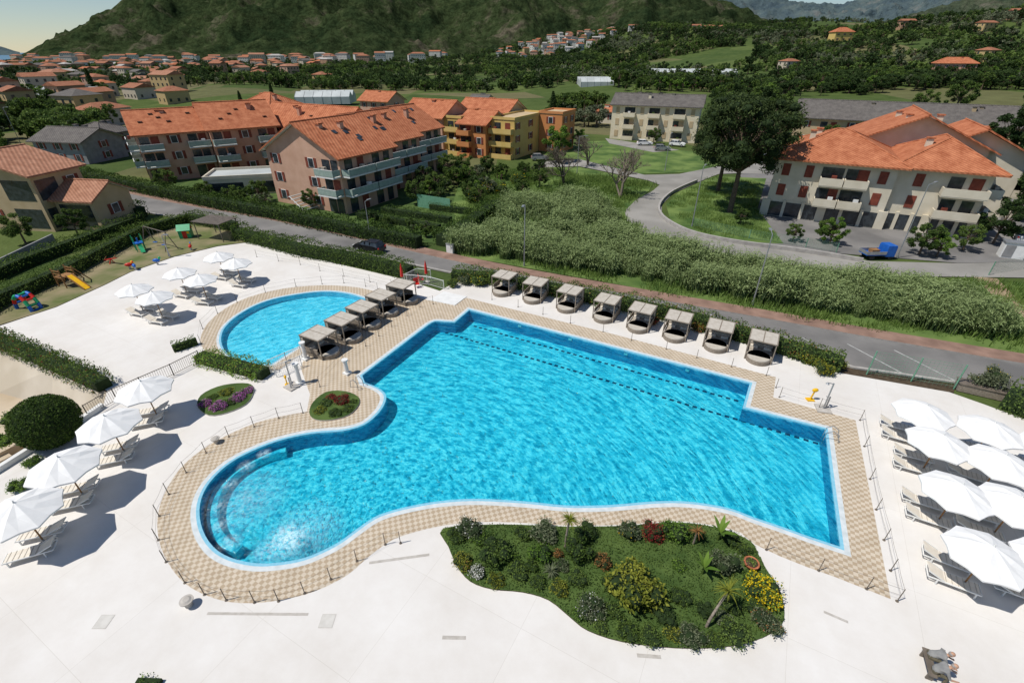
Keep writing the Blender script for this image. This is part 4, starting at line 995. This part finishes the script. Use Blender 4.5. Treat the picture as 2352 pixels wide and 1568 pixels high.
HW=[mat('house_wall_%s'%n,c) for n,c in (('a',(.50,.43,.34)),('b',(.45,.29,.21)),('c',(.48,.35,.17)),('d',(.58,.56,.52)),('e',(.40,.24,.15)))]
def houses(name,lst,white=False):
    mb=MB()
    for (x,y,z,w,d,h,a,fl) in lst:
        wm=HW[3] if white and random.random()<.65 else random.choice(HW); rm=M_roofd if random.random()<.68 else random.choice([M_roofg,M_roof2,M_roof,M_kerb]); ca,sa=math.cos(a),math.sin(a)
        def R(p): return (x+p[0]*ca-p[1]*sa,y+p[0]*sa+p[1]*ca,z+p[2])
        mb.box(x,y,z+h/2-1,w,d,h+2,wm,a)
        rh=h+min(w,d)*.19; o=.5
        k=min(w,d)*.45 if random.random()<.5 else 0
        A,B,C_,D=(-w/2-o,-d/2-o,h),(w/2+o,-d/2-o,h),(w/2+o,d/2+o,h),(-w/2-o,d/2+o,h); r1=(-w/2-o+k,0,rh);r2=(w/2+o-k,0,rh)
        for f in ([A,B,r2,r1],[B,C_,r2],[C_,D,r1,r2],[D,A,r1]): mb.face([R(p) for p in f],rm)
        nf=max(1,int(h/3))
        for f in range(nf):
            for i in range(max(2,int(w/3.2))):
                u_=-w/2+w*(i+.5)/max(2,int(w/3.2)); p=R((u_,-d/2-.03,f*3+1.6)); mb.box(p[0],p[1],p[2],1.1,.1,1.4,M_glass,a)
            for i in range(2):
                for sg in(-1,1): p=R((sg*(w/2+.03),-d/4+i*d/2,f*3+1.6)); mb.box(p[0],p[1],p[2],.1,1.0,1.4,M_glass,a)
    return mb.obj(name)
lst=[]
occupied=[]
for _ in range(9000):
    if len(lst)>225:break
    px=random.uniform(-250,760); py=random.choice([random.uniform(146,180),random.uniform(155,235),random.uniform(148,168),random.uniform(235,325)])
    if py>235 and px>255: continue
    if py>290 and px<260 : continue
    if px>420 and (py>190 or random.random()<.5): continue
    x,y,_z=G(px,py)
    if any((x-a)**2+(y-b)**2<(17+y*.012)**2 for a,b in occupied): continue
    occupied.append((x,y)); k=1+max(0,(y-400))/2800
    lst.append((x,y,H1(x,y),random.uniform(9,15)*k,random.uniform(8,11)*k,random.choice([5.5,7,9.5])*(1+.35*(k-1)),AU+random.choice([0,0,1.57])+random.gauss(0,.2),0))
houses('town_houses',lst)
lst=[]
for _ in range(55):
    x=random.uniform(-1250,-150);y=random.uniform(1000,1450)
    if x<-.93*y: continue
    lst.append((x,y,H1(x,y),random.uniform(16,30),13,random.uniform(10,19),random.gauss(0,.3),0))
houses('distant_town_blocks',lst,True)
houses('hillside_village',vil,True)
lst=[]
for px,d in ((1600,830),(1625,840),(1590,850),(1650,835),(2090,600),(2240,480),(2300,520),(2060,560),(1820,420),(2270,360)):
    x=(px-1176)/F/1.17*d; lst.append((x,d,H1(x,d),12,9,6,random.gauss(0,.3),0))
houses('hill_houses',lst)

# ---------------------------------------------------------------- umbrellas, loungers, cabanas
def umbrella_mesh():
    mb=MB(); n=8; R=1.62; rim=[];mid=[]
    for k in range(n*2):
        t=2*math.pi*k/(n*2); r=R if k%2==0 else R*.90; rim.append((r*math.cos(t),r*math.sin(t),2.30 if k%2==0 else 2.35))
        rm=R*.5 if k%2==0 else R*.455; mid.append((rm*math.cos(t),rm*math.sin(t),2.70 if k%2==0 else 2.645))
    for k in range(n*2):
        j=(k+1)%(n*2); mb.face([(0,0,2.98),mid[k],mid[j]],M_fabric); mb.face([mid[k],rim[k],rim[j],mid[j]],M_fabric)
        a=rim[k];b=rim[j]; mb.face([a,(a[0],a[1],a[2]-.08),(b[0],b[1],b[2]-.08),b],M_fabric)
        if k%2==0: mb.cyl((0,0,2.9),(a[0],a[1],a[2]-.02),.012,.012,M_metal,4); mb.cyl((0,0,2.2),(mid[k][0],mid[k][1],mid[k][2]-.03),.012,.012,M_metal,4)
    mb.cyl((0,0,2.95),(0,0,3.1),.05,.02,M_white); mb.cyl((0,0,0),(0,0,2.95),.035,.035,M_wood,8); mb.cyl((0,0,0),(0,0,.1),.35,.33,M_stone,12); mb.cyl((0,0,.1),(0,0,.4),.05,.05,M_metal,8)
    return mb.mesh('beach_umbrella')
UM=umbrella_mesh()
def lounger_mesh():
    mb=MB()
    mb.box(-.25,0,.33,1.35,.60,.04,M_bed)
    for i in range(6): mb.box(-.8+i*.22,0,.355,.03,.60,.02,M_taupel)
    mb.box(.70,0,.49,.72,.58,.04,M_bed,0,.42)
    for y in(-.32,.32):
        mb.box(0,y,.32,1.95,.04,.06,M_white); mb.box(.70,y,.50,.74,.035,.05,M_white,0,.42)
        for x in(-.8,.6): mb.box(x,y,.15,.05,.05,.30,M_white)
    mb.box(-.97,0,.32,.04,.60,.06,M_white); mb.box(.97,0,.32,.04,.60,.06,M_white)
    return mb.mesh('sun_lounger')
LO=lounger_mesh()
def umb(px,py,s=1.0,head=AU+math.pi,off=(0,0),fl=0):
    c=G(px,py,2.65*s); inst('beach_umbrella',UM,(c[0],c[1],0),random.random(),s)
    d=(math.cos(head),math.sin(head)); nrm=(-d[1],d[0])
    for sg in(-1,1):
        sl=off[0]+random.gauss(0,.08); sn=off[1]+sg*.6
        inst('sun_lounger',LO,(c[0]+nrm[0]*sn+d[0]*sl,c[1]+nrm[1]*sn+d[1]*sl,.0),head+fl+random.gauss(0,.04))
for x,y in ((327,885),(245,965),(140,1060),(40,1165)): umb(x,y,1.03,math.radians(20),(-.35,.05))
for x,y in ((540,600),(500,585),(410,622),(458,637),(305,660),(352,677)): umb(x,y,.95,AU+math.pi+.2,(-.2,.1))
for x,y in ((2125,940),(2280,980),(2162,1008),(2305,1055),(2205,1122),(2340,1152),(2275,1265),(2440,1290),(2430,1020),(2460,1130)): umb(x,y,.98,AU+math.pi,(.45,-.5))
def cabana_mesh():
    mb=MB(); w=2.0;h=1.72
    for x in(-1,1):
        for y in(-1,1): mb.box(x*(w/2-.04),y*(w/2-.04),h/2,.07,.07,h,M_taupe)
    mb.box(0,0,.18,w-.1,w-.1,.30,M_taupe); mb.box(0,0,.39,w-.2,w-.2,.12,M_taupe2)
    mb.box(0,.72,.62,w-.3,.2,.36,M_taupe2,0,0)
    for x in(-.5,.5): mb.box(x,.5,.54,.55,.3,.18,M_bed)
    for s_ in(-1,1): mb.box(0,s_*(w/2-.04),h+.03,w,.07,.06,M_taupe); mb.box(s_*(w/2-.04),0,h+.031,.07,w-.17,.06,M_taupe)
    mb.box(0,0,h+.09,w+.08,w+.08,.03,M_taupe)
    for k,x in enumerate((-.5,.5)): mb.box(x,-.05,h+.12,.92,w*.92,.03,M_taupel)
    for s_ in(-1,1):
        mb.box(s_*(w/2-.02),.15,.62,.05,w*.75,.42,M_taupe)
        mb.box(s_*(w/2-.05),.82,1.2,.05,.3,.9,M_taupe2)
    mb.box(0,w/2-.02,1.0,w-.18,.05,1.3,M_taupe2)
    mb.cyl((0,-w/2+.25,0),(0,-w/2+.25,.36),.9,.9,M_taupe,20); mb.cyl((0,-w/2+.25,.36),(0,-w/2+.25,.45),.86,.84,M_taupel,20)
    return mb.mesh('cabana_daybed')
CB=cabana_mesh()
for x,y in ((1160,668),(1230,684),(1308,704),(1392,726),(1470,748),(1552,768),(1645,790),(1742,817)):
    p=G(x,y); inst('cabana_daybed',CB,(p[0],p[1],0),AU+random.gauss(0,.03),(1.0,1.0,1.0))
for x,y in ((740,808),(793,774),(838,744),(880,716),(925,690)):
    p=G(x,y); inst('cabana_daybed',CB,(p[0],p[1],0),AU+math.pi/2+random.gauss(0,.02),(.95,1.05,1.0))

def postfence(name,pts,h=.9,rope=True,lean=(0,0),mt=M_bronze):
    P=[Vector(p) for p in W(pts)]; mb=MB()
    for p in P:
        mb.cyl(p,p+Vector((0,0,h)),.022,.018,mt,6); mb.cyl(p,p+Vector((0,0,.03)),.07,.07,mt,8)
    if rope:
        for a,b in zip(P,P[1:]):
            for z in(h*.95,h*.5):
                m=(a+b)/2+Vector((0,0,z-.05)); mb.cyl(a+Vector((0,0,z)),m,.006,.006,mt,4,False); mb.cyl(m,b+Vector((0,0,z)),.006,.006,mt,4,False)
    return mb.obj(name)
postfence('post_and_rope_fence',[(696,948),(640,960),(584,980),(526,1003),(474,1040),(428,1085),(388,1135),(366,1185),(364,1240),(382,1290),(425,1338),(470,1365),(520,1378),(585,1383),(640,1380),(700,1362),(760,1330),(820,1288),(885,1250),(920,1247)])
postfence('post_and_rope_fence',[(1760,1262),(1880,1310),(1990,1352),(2060,1380),(2045,1310),(2030,1240),(2012,1170),(1998,1100),(1985,1025),(1975,965),(1880,938),(1790,912)])
postfence('post_and_rope_fence',[(462,790),(466,755),(500,720),(545,695),(610,672),(680,658),(740,652),(790,650),(840,658),(868,668)])
postfence('post_and_rope_fence',[(735,888),(790,830),(840,795),(870,772),(900,750),(935,725),(965,705),(995,698)])
postfence('fence_posts',[(1130,688),(1190,705),(1247,722),(1310,742),(1385,762),(1450,782),(1530,802),(1600,822),(1680,842),(1760,862),(1782,890)],.8,False)
postfence('fence_posts',[(590,590),(640,600),(690,608),(735,622),(790,635),(850,648),(900,660)],.9,True)
def railing(name,pts,h,mt,pick=.14,posts=1.6):
    P=[Vector(p) for p in W(pts)]; mb=MB()
    for a,b in zip(P,P[1:]):
        mb.cyl(a+Vector((0,0,h)),b+Vector((0,0,h)),.03,.03,mt,6); mb.cyl(a+Vector((0,0,.12)),b+Vector((0,0,.12)),.02,.02,mt,6)
        n=int((b-a).length/pick)
        for i in range(n+1):
            p=a.lerp(b,i/max(1,n)); mb.cyl(p+Vector((0,0,.1)),p+Vector((0,0,h)),.01,.01,mt,4,False)
        mb.cyl(a,a+Vector((0,0,h+.05)),.035,.035,mt,6); mb.cyl(b,b+Vector((0,0,h+.05)),.035,.035,mt,6)
    mb.obj(name)
railing('metal_railing',[(462,830),(400,862),(330,893),(270,920),(205,958)],1.0,M_bronze)
railing('white_railing',[(622,852),(660,835),(694,820)],1.0,M_white); railing('white_railing',[(636,866),(694,842)],1.0,M_white)
railing('white_railing',[(930,650),(985,655),(1020,665)],1.0,M_white); railing('white_railing',[(935,648),(960,636),(990,640)],1.0,M_white)
mb=MB(); q_=[(p[0],p[1]) for p in W([(985,690),(1020,670),(1072,682),(1045,702)])]; mb.prism(q_,.0,.06,M_white); mb.obj('white_ramp')
def wirefence(name,pts,h,mt):
    P=[Vector(p) for p in W(pts)]; mb=MB()
    for p in P: mb.cyl(p,p+Vector((0,0,h)),.05,.05,mt,8)
    for a,b in zip(P,P[1:]):
        for i in range(9): z=h*(i+1)/9.2; mb.cyl(a+Vector((0,0,z)),b+Vector((0,0,z)),.008,.008,mt,4,False)
        n=int((b-a).length/.25)
        for i in range(n): p=a.lerp(b,i/n); mb.cyl(p,p+Vector((0,0,h)),.006,.006,mt,3,False)
    mb.obj(name)
wirefence('green_wire_fence',[(1990,860),(2092,876),(2190,893)],2.1,M_green)
mb=MB(); strip_mesh(mb,W([(960,475),(1035,487)]),.06,0,2.0,M_green); mb.obj('green_screen_fence')
wirefence('garden_fence',[(2270,632),(2352,618)],1.6,M_green)
wirefence('garden_fence',[(1590,520),(1720,548),(1850,568),(1920,580)],1.2,M_green)
mb=MB(); p=G(2262,905); mb.box(0,0,.3,3.4,.9,.6,M_taupe); mb.box(0,0,.62,3.5,1,.06,M_bronze)
P=blob(900,(0,0,1.1),(1.5,.5,.6),.2); mb.leaves(P,.16,L_olive,rng.normal(.4,.2,900)); mb.obj('planter_box',(p[0],p[1],0),AU)
mb=MB(); strip_mesh(mb,W([(-80,640),(0,625),(130,560)]),.2,0,1.3,M_grey); mb.obj('garden_wall')
def column(px,py,h,r=.16):
    p=G(px,py); mb=MB(); mb.box(0,0,.08,.5,.5,.16,M_white); mb.cyl((0,0,.16),(0,0,h-.12),r,r*.85,M_white,14); mb.cyl((0,0,h-.12),(0,0,h),r*1.5,r*1.5,M_white,14); mb.obj('white_column',(p[0],p[1],0),AU)
column(798,858,1.3); column(703,825,1.6); column(690,880,1.8)
mb=MB(); mb.box(0,0,.05,.9,.9,.1,M_stone); mb.cyl((0,0,.1),(0,0,2.2),.05,.05,M_metal); mb.cyl((0,0,2.15),(.35,0,2.2),.03,.03,M_metal); mb.cyl((.35,0,2.1),(.35,0,2.2),.12,.05,M_metal,12); mb.cyl((0,0,1.1),(.12,0,1.1),.03,.03,M_metal); mb.cyl((-.2,-.15,.1),(-.2,-.15,1.0),.05,.05,M_metal)
sh=mb.mesh('outdoor_shower'); p=G(1890,940); inst('outdoor_shower',sh,p,2.9); p=G(672,888); inst('outdoor_shower',sh,p,1)
mb=MB(); mb.box(0,0,.04,.5,.4,.06,M_yplast); mb.cyl((0,0,.05),(.1,0,.7),.06,.05,M_yplast); mb.ell((.12,0,.85),(.22,.12,.16),M_yplast)
ys_=mb.mesh('yellow_warning_stand'); inst('yellow_warning_stand',ys_,G(1860,918),0); inst('yellow_warning_stand',ys_,G(660,884),2,.8)
def closed_umb(px,py):
    p=G(px,py); mb=MB(); mb.cyl((0,0,0),(0,0,2.4),.03,.03,M_white); mb.cyl((0,0,1.0),(0,0,1.9),.17,.12,M_red,10); mb.cyl((0,0,1.9),(0,0,2.45),.12,.02,M_red,10); mb.cyl((0,0,0),(0,0,.1),.3,.3,M_stone,12); mb.obj('closed_red_umbrella',(p[0],p[1],0))
closed_umb(926,655); closed_umb(981,648)
def chair(px,py,rot,mt):
    p=G(px,py); mb=MB(); mb.box(0,0,.42,.5,.5,.05,mt); mb.box(0,.25,.7,.5,.05,.55,mt)
    for x in(-.22,.22):
        for y in(-.22,.22): mb.cyl((x,y,0),(x,y,.42),.02,.02,M_white,5)
        mb.box(x*1.1,0,.62,.05,.45,.04,mt)
    mb.obj('red_chair',(p[0],p[1],0),rot)
chair(958,660,.5,M_red); chair(968,650,2.0,M_red)

def lamp(px,py,h,arm=1.2,rot=0,name='street_lamp'):
    p=G(px,py); mb=MB(); mb.cyl((0,0,0),(0,0,.4),.12,.11,M_metal,10); mb.cyl((0,0,.4),(0,0,h),.075,.045,M_metal,8); mb.cyl((0,0,h),(arm,0,h+.15),.035,.03,M_metal,6); mb.box(arm+.2,0,h+.14,.6,.22,.1,M_metal); mb.obj(name,(p[0],p[1],0),rot)
lamp(1728,700,7,1.0,1.3); lamp(1204,611,7,.8,-1.8); lamp(1589,520,8,.8,1); lamp(2060,592,8.5,1.2,.5); lamp(1527,392,7,.8,1); lamp(1875,480,7); lamp(852,552,5,.5,1); lamp(1265,330,8); lamp(50,335,9,.9); lamp(1325,400,7); lamp(390,590,2.6,.3)
mb=MB(); 
p=G(1035,582); mb.box(0,0,.6,.9,.4,1.2,M_white); mb.box(0,0,1.22,1,.5,.06,M_metal); mb.obj('utility_cabinet',(p[0],p[1],0),AU)
p=G(2318,590); mb=MB(); mb.box(0,0,.9,2.2,1.2,1.8,M_white); mb.box(0,0,1.85,2.4,1.4,.1,M_metal); mb.box(-.5,-.62,.85,.9,.05,1.4,M_grey); mb.obj('utility_cabinet',(p[0],p[1],0),AU)

def car(name,px,py,rot,body,L=3.9):
    p=G(px,py); mb=MB(); w=.82
    prof=[(-L/2,.35),(-L/2,.75),(-L/2+.1,.92),(-L*.28,1.0),(L*.20,.98),(L/2-.25,.85),(L/2,.65),(L/2,.35)]
    def extr(pr,y,mt,yt=None):
        yt=y if yt is None else yt; n=len(pr)
        zs=[q[1] for q in pr]; z0,z1=min(zs),max(zs)
        f=lambda q:(y+(yt-y)*(q[1]-z0)/(z1-z0+1e-6))
        mb.face([(a,-f((a,b)),b) for a,b in pr][::-1],mt); mb.face([(a,f((a,b)),b) for a,b in pr],mt)
        for i in range(n):
            a=pr[i];b=pr[(i+1)%n]; mb.face([(a[0],-f(a),a[1]),(b[0],-f(b),b[1]),(b[0],f(b),b[1]),(a[0],f(a),a[1])],mt)
    extr(prof,w,body,w*.95)
    extr([(-L/2+.12,.93),(-L*.40,1.35),(L*.05,1.38),(L*.24,.95)],w*.93,M_glass,w*.72)
    mb.box(-L*.17,0,1.40,L*.40,w*1.42,.05,body)
    for x in(-L*.18,L*.02): 
        for s_ in(-1,1): mb.box(x,s_*w*.82,1.17,.07,.1,.46,body)
    for x in(-L*.31,L*.31):
        for s_ in(-1,1):
            mb.cyl((x,s_*(w-.16),.31),(x,s_*(w+.02),.31),.31,.31,M_rubber,16); mb.cyl((x,s_*(w+.02),.31),(x,s_*(w+.035),.31),.19,.19,M_metal,12)
    for s_ in(-1,1): mb.box(L/2-.03,s_*.6,.68,.12,.32,.14,M_white); mb.box(-L/2+.02,s_*.65,.75,.1,.2,.2,M_red); mb.box(L*.16,s_*(w+.08),1.0,.12,.18,.12,body)
    mb.obj(name,(p[0],p[1],.02),rot)
car('parked_car',850,577,AU+math.pi+.05,M_black)
for x,y,r,m in ((1480,334,0,M_white),(1748,362,.3,M_white),(1750,375,2,M_metal),(1555,336,AU,M_white),(1240,368,.1,M_metal),(2340,550,1,M_white),(1520,346,0,M_metal),(2345,500,1,M_metal)): car('parked_car',x,y,r,m)
def truck(px,py,rot):
    p=G(px,py); mb=MB(); mb.box(1.0,0,.95,1.1,1.45,1.2,M_blue); mb.box(1.25,0,1.25,.65,1.35,.5,M_glass); mb.box(1.0,0,1.6,1.0,1.4,.12,M_blue); mb.box(-.7,0,.6,2.3,1.5,.12,M_blue)
    for s_ in(-1,1): mb.box(-.7,s_*.74,.82,2.3,.05,.35,M_metal); 
    mb.box(-1.84,0,.82,.05,1.45,.35,M_metal); mb.box(-.5,.1,.85,.9,.7,.4,M_wood)
    for x in(-1.1,1.1):
        for s_ in(-1,1): mb.cyl((x,s_*.55,.3),(x,s_*.72,.3),.3,.3,M_rubber,14)
    mb.obj('blue_pickup_truck',(p[0],p[1],.02),rot)
truck(2012,592,.05)

# playground
mb=MB(); p=G(160,655)
for x in(-.6,.6):
    for y in(-.6,.6): mb.cyl((x,y,0),(x,y,2.0),.06,.06,M_wood,6)
mb.box(0,0,1.1,1.3,1.3,.08,M_wood)
for s_ in(-1,1): mb.box(0,s_*.6,1.5,1.2,.05,.1,M_wood); mb.box(0,s_*.6,1.8,1.2,.05,.1,M_wood)
mb.box(1.75,0,.62,2.4,.6,.06,M_yplast,0,-.5); mb.box(1.75,.3,.72,2.4,.05,.2,M_wood,0,-.5); mb.box(1.75,-.3,.72,2.4,.05,.2,M_wood,0,-.5)
for i in range(5): mb.cyl((-1.3+.13*i,-.4,.2+.2*i),(-1.3+.13*i,.4,.2+.2*i),.03,.03,M_wood,5)
for s_ in(-.4,.4): mb.cyl((-1.4,s_,0),(-.65,s_,1.15),.04,.04,M_wood,5)
mb.cyl((-.6,1.8,0),(-.6,.6,1.9),.06,.06,M_wood,5); mb.cyl((.6,1.8,0),(.6,.6,1.9),.06,.06,M_wood,5)
mb.obj('playground_slide',(p[0],p[1],0),-.35)
mb=MB(); p=G(68,708); pts=[]
for i in range(9):
    t=math.pi*i/8; pts.append((1.0*math.cos(t),1.5*math.sin(t)))
cols=[M_blue,M_gplast,M_red,M_blue,M_gplast,M_gplast,M_red,M_blue]
for i in range(8):
    a,b=pts[i],pts[i+1]; mb.cyl((a[0],-.4,a[1]),(b[0],-.4,b[1]),.16,.16,cols[i],8); mb.cyl((a[0],.4,a[1]),(b[0],.4,b[1]),.16,.16,cols[i],8); mb.cyl((a[0],-.4,a[1]),(a[0],.4,a[1]),.1,.1,cols[i],8)
mb.obj('climbing_arch',(p[0],p[1],0),-.3)
mb=MB(); p=G(430,545); mb.box(0,0,.6,1.4,1.2,1.1,M_gplast); mb.box(0,-.62,.55,.5,.04,.9,M_red); mb.box(.45,-.62,.8,.3,.04,.3,M_yplast)
for s_ in(-1,1): mb.face([(-.8,s_*.75,1.1),(.8,s_*.75,1.1),(.8,0,1.75),(-.8,0,1.75)],M_gplast)
for x in(-.7,.7): mb.face([(x,-.6,1.15),(x,.6,1.15),(x,0,1.7)],M_red)
mb.obj('playhouse',(p[0],p[1],0),.3)
mb=MB(); p=G(325,575); mb.cyl((0,0,0),(0,0,1.6),.08,.08,M_blue); mb.box(0,0,1.0,1.0,1.0,.08,M_blue); mb.box(.9,0,.55,1.4,.45,.06,M_gplast,0,-.6)
for x in(-.45,.45):
    for y in(-.45,.45): mb.cyl((x,y,0),(x,y,1.9),.05,.05,M_gplast,6)
mb.obj('toddler_slide',(p[0],p[1],0),-.8)
mb=MB(); p=G(258,605); mb.box(0,0,.55,2.2,.25,.08,M_red,0,.22); mb.cyl((0,-.3,0),(0,0,.5),.05,.05,M_red); mb.cyl((0,.3,0),(0,0,.5),.05,.05,M_red)
for s_ in(-1,1): mb.cyl((s_*.8,-.2,.6+s_*.18),(s_*.8,.2,.9+s_*.18),.03,.03,M_wood)
mb.obj('seesaw',(p[0],p[1],0),-.3)
def rider(px,py,mt,mt2):
    p=G(px,py); mb=MB(); mb.cyl((0,0,0),(0,0,.35),.12,.1,M_metal); mb.ell((0,0,.55),(.4,.18,.2),mt); mb.ell((.38,0,.8),(.15,.1,.16),mt2); mb.cyl((.25,-.2,.8),(.25,.2,.8),.025,.025,M_yplast); mb.obj('spring_rider',(p[0],p[1],0),random.random()*3)
rider(363,608,M_blue,M_gplast); rider(300,618,M_red,M_yplast); rider(312,620,M_blue,M_red); rider(440,575,M_red,M_blue)
mb=MB(); p=G(505,545)
for x in(-2,2):
    for y in(-1.4,1.4): mb.cyl((x,y,0),(x,y,2.3),.06,.06,M_bronze)
for i in range(14): mb.box(-2.1+i*.32,0,2.38,.27,3.2,.05,M_bronze)
mb.box(0,-1.4,2.3,4.3,.1,.1,M_bronze); mb.box(0,1.4,2.3,4.3,.1,.1,M_bronze); mb.obj('pergola',(p[0],p[1],0),AU+.2)
mb=MB(); a=Vector(G(345,560));b=Vector(G(395,575)); 
for q_ in(a,b):
    for s_ in(-.5,.5): mb.cyl(q_+Vector((s_,s_,0)),q_+Vector((0,0,2.3)),.05,.05,M_bronze,6)
mb.cyl(a+Vector((0,0,2.3)),b+Vector((0,0,2.3)),.06,.06,M_bronze,6)
for t in(.3,.7):
    c=a.lerp(b,t)
    for s_ in(-.2,.2): mb.cyl(c+Vector((s_,0,2.3)),c+Vector((s_,0,.5)),.012,.012,M_metal,4)
    mb.box(c.x,c.y,.48,.5,.25,.05,M_blue)
mb.obj('swing_set')
mb=MB(); p=G(705,480)
for i in range(6): mb.box(i*.5,0,2.2-i*.35,.12,3.2,.1,M_white)
for s_ in(-1.5,1.5): mb.cyl((0,s_,2.3),(3,s_,.2),.06,.06,M_white)
mb.obj('white_pergola_stairs',(p[0]-1,p[1],0),AU)

# ---------------------------------------------------------------- people
M_skin=mat('skin',(.42,.24,.16),(.5,.3,.2),6,.6); M_shirt=mat('grey_tshirt',(.20,.20,.20),(.28,.28,.27),5,.9); M_khaki=mat('khaki_trousers',(.10,.09,.06),(.15,.13,.09),5,.9); M_hair=mat('grey_hair',(.25,.22,.2),(.35,.32,.3),20,.9)
def man(loc,rot,lean=.75,headlift=.5,tag='seated_man'):
    J={};E=[];Rr={};Mt={}
    def j(n,p,r,par=None,mt=None):
        J[n]=Vector(p);Rr[n]=r
        if par: E.append((par,n)); Mt[(par,n)]=mt
    c,s=math.cos(lean),math.sin(lean)
    def sp(l,y=0): return (l*s,y,.52+l*c)
    j('pel',(0,0,.52),.15); j('sp1',sp(.22),.15,'pel',M_shirt); j('sp2',sp(.42),.165,'sp1',M_shirt); j('nk',sp(.56),.07,'sp2',M_shirt)
    nk=J['nk']; j('nk2',nk+Vector((.05,0,.05+.03*headlift)),.055,'nk',M_skin); hc=nk+Vector((.10,0,.13+.05*headlift)); j('hd',hc,.10,'nk2',M_skin); j('hd2',hc+Vector((.02,0,.10)),.085,'hd',M_skin)
    for sg,t in((1,'l'),(-1,'r')):
        j('sh'+t,Vector(sp(.47,sg*.19)),.07,'sp2',M_shirt); el=J['sh'+t]+Vector((.14,sg*.08,-.26)); j('el'+t,el,.047,'sh'+t,M_shirt)
        wr=el+Vector((.22,-sg*.06,-.05)); j('wr'+t,wr,.032,'el'+t,M_skin); pm_=wr+Vector((.07,0,-.01)); j('pm'+t,pm_,.036,'wr'+t,M_skin)
        for f in range(4):
            o_=(f-1.5)*.02; a=pm_+Vector((.05,o_,0)); j('f%d%s'%(f,t),a,.009,'pm'+t,M_skin); j('g%d%s'%(f,t),a+Vector((.035-.004*abs(f-1),0,-.02)),.008,'f%d%s'%(f,t),M_skin)
        j('th'+t,pm_+Vector((.02,-sg*.045,0)),.010,'pm'+t,M_skin); j('tj'+t,pm_+Vector((.05,-sg*.055,-.01)),.009,'th'+t,M_skin)
        j('hp'+t,(.03,sg*.10,.50),.10,'pel',M_khaki); j('kn'+t,(.46,sg*.17,.52),.07,'hp'+t,M_khaki); j('an'+t,(.42,sg*.17,.10),.045,'kn'+t,M_khaki); j('hl'+t,(.42,sg*.17,.05),.045,'an'+t,M_black); j('to'+t,(.60,sg*.19,.035),.035,'hl'+t,M_black)
    names=list(J); me=bpy.data.meshes.new('sk'); me.from_pydata([J[n] for n in names],[(names.index(a),names.index(b)) for a,b in E],[])
    o=bpy.data.objects.new('sk',me); sc.collection.objects.link(o)
    bpy.context.view_layer.objects.active=o
    md=o.modifiers.new('Skin','SKIN'); 
    for i,n in enumerate(names):
        v=me.skin_vertices[0].data[i]; v.radius=(Rr[n],Rr[n]); v.use_root=(n=='pel')
    ss=o.modifiers.new('Sub','SUBSURF'); ss.levels=2
    dg=bpy.context.evaluated_depsgraph_get(); m2=bpy.data.meshes.new_from_object(o.evaluated_get(dg)); bpy.data.objects.remove(o)
    mats=[M_skin,M_shirt,M_khaki,M_black]; m2.materials.clear()
    for m in mats: m2.materials.append(m)
    for pgn in m2.polygons:
        best=9;bm=M_skin
        for (a,b),mt in Mt.items():
            A,B=J[a],J[b]; ab=B-A; t=max(0,min(1,(pgn.center-A).dot(ab)/max(1e-9,ab.length_squared))); d_=(pgn.center-(A+ab*t)).length-.6*(Rr[a]+(Rr[b]-Rr[a])*t)
            if d_<best: best=d_;bm=mt
        pgn.material_index=mats.index(bm); pgn.use_smooth=True
    e=empty(tag,loc,rot)
    b_=bpy.data.objects.new('body',m2); sc.collection.objects.link(b_); b_.parent=e
    mb=MB(); h=hc+Vector((.01,0,.05))
    mb.ell(h+Vector((-.03,0,.0)),(.09,.088,.085),M_hair,12,8); mb.ell(h+Vector((.0,0,.045)),(.085,.075,.06),M_skin,12,8)
    mb.ell(h+Vector((.10,0,-.02)),(.02,.015,.025),M_skin,6,5)
    for sg in(-1,1): mb.ell(h+Vector((0,sg*.088,-.01)),(.025,.012,.03),M_skin,6,5); mb.ell(h+Vector((.085,sg*.033,.01)),(.012,.012,.01),M_black,6,4)
    mb.box(h.x+.095,h.y,h.z-.06,.01,.045,.01,M_shut)
    mb.obj('head_details',parent=e)
    return e
pb=G(2125,1532)
br=math.radians(-25)
mb=MB(); mb.box(0,0,.40,.26,1.15,.05,M_bronze)
for s_ in(-.45,.45): mb.box(0,s_,.19,.22,.06,.36,M_bronze)
mb.obj('low_bench',(pb[0],pb[1],0),br)
for s_,ln,hl in ((-.30,.7,.5),(.30,1.0,-.3)):
    x=pb[0]-math.sin(br)*s_; y=pb[1]+math.cos(br)*s_
    man((x,y,-.03),br,ln,hl)

# ---------------------------------------------------------------- light, sky, camera
sun=bpy.data.lights.new('sun','SUN'); sun.energy=4.3; sun.angle=math.radians(.5); sun.color=(1,.955,.885)
so=bpy.data.objects.new('sun',sun); sc.collection.objects.link(so)
dirv=Vector((.54,.17,-1.0)).normalized(); so.rotation_euler=dirv.to_track_quat('-Z','Y').to_euler()
el=math.asin(-dirv.z)
w=bpy.data.worlds.new('World'); sc.world=w; w.use_nodes=True; nt=w.node_tree
sk=nt.nodes.new('ShaderNodeTexSky'); sk.sky_type='NISHITA'; sk.sun_disc=False; sk.sun_elevation=el; sk.sun_rotation=math.radians(252.5); sk.air_density=1.0; sk.dust_density=.0; sk.ozone_density=3; sk.altitude=300
nt.links.new(sk.outputs[0],nt.nodes['Background'].inputs['Color']); nt.nodes['Background'].inputs['Strength'].default_value=.08
cam=bpy.data.cameras.new('camera'); cam.sensor_width=36; cam.lens=36*F/2352; cam.clip_end=100000; cam.clip_start=.1
co=bpy.data.objects.new('camera',cam); sc.collection.objects.link(co); co.location=(0,0,CAMH); co.rotation_euler=(math.pi/2-TH,0,0)
sc.camera=co
sc.view_settings.view_transform='Standard'; sc.view_settings.look='None'; sc.view_settings.exposure=0
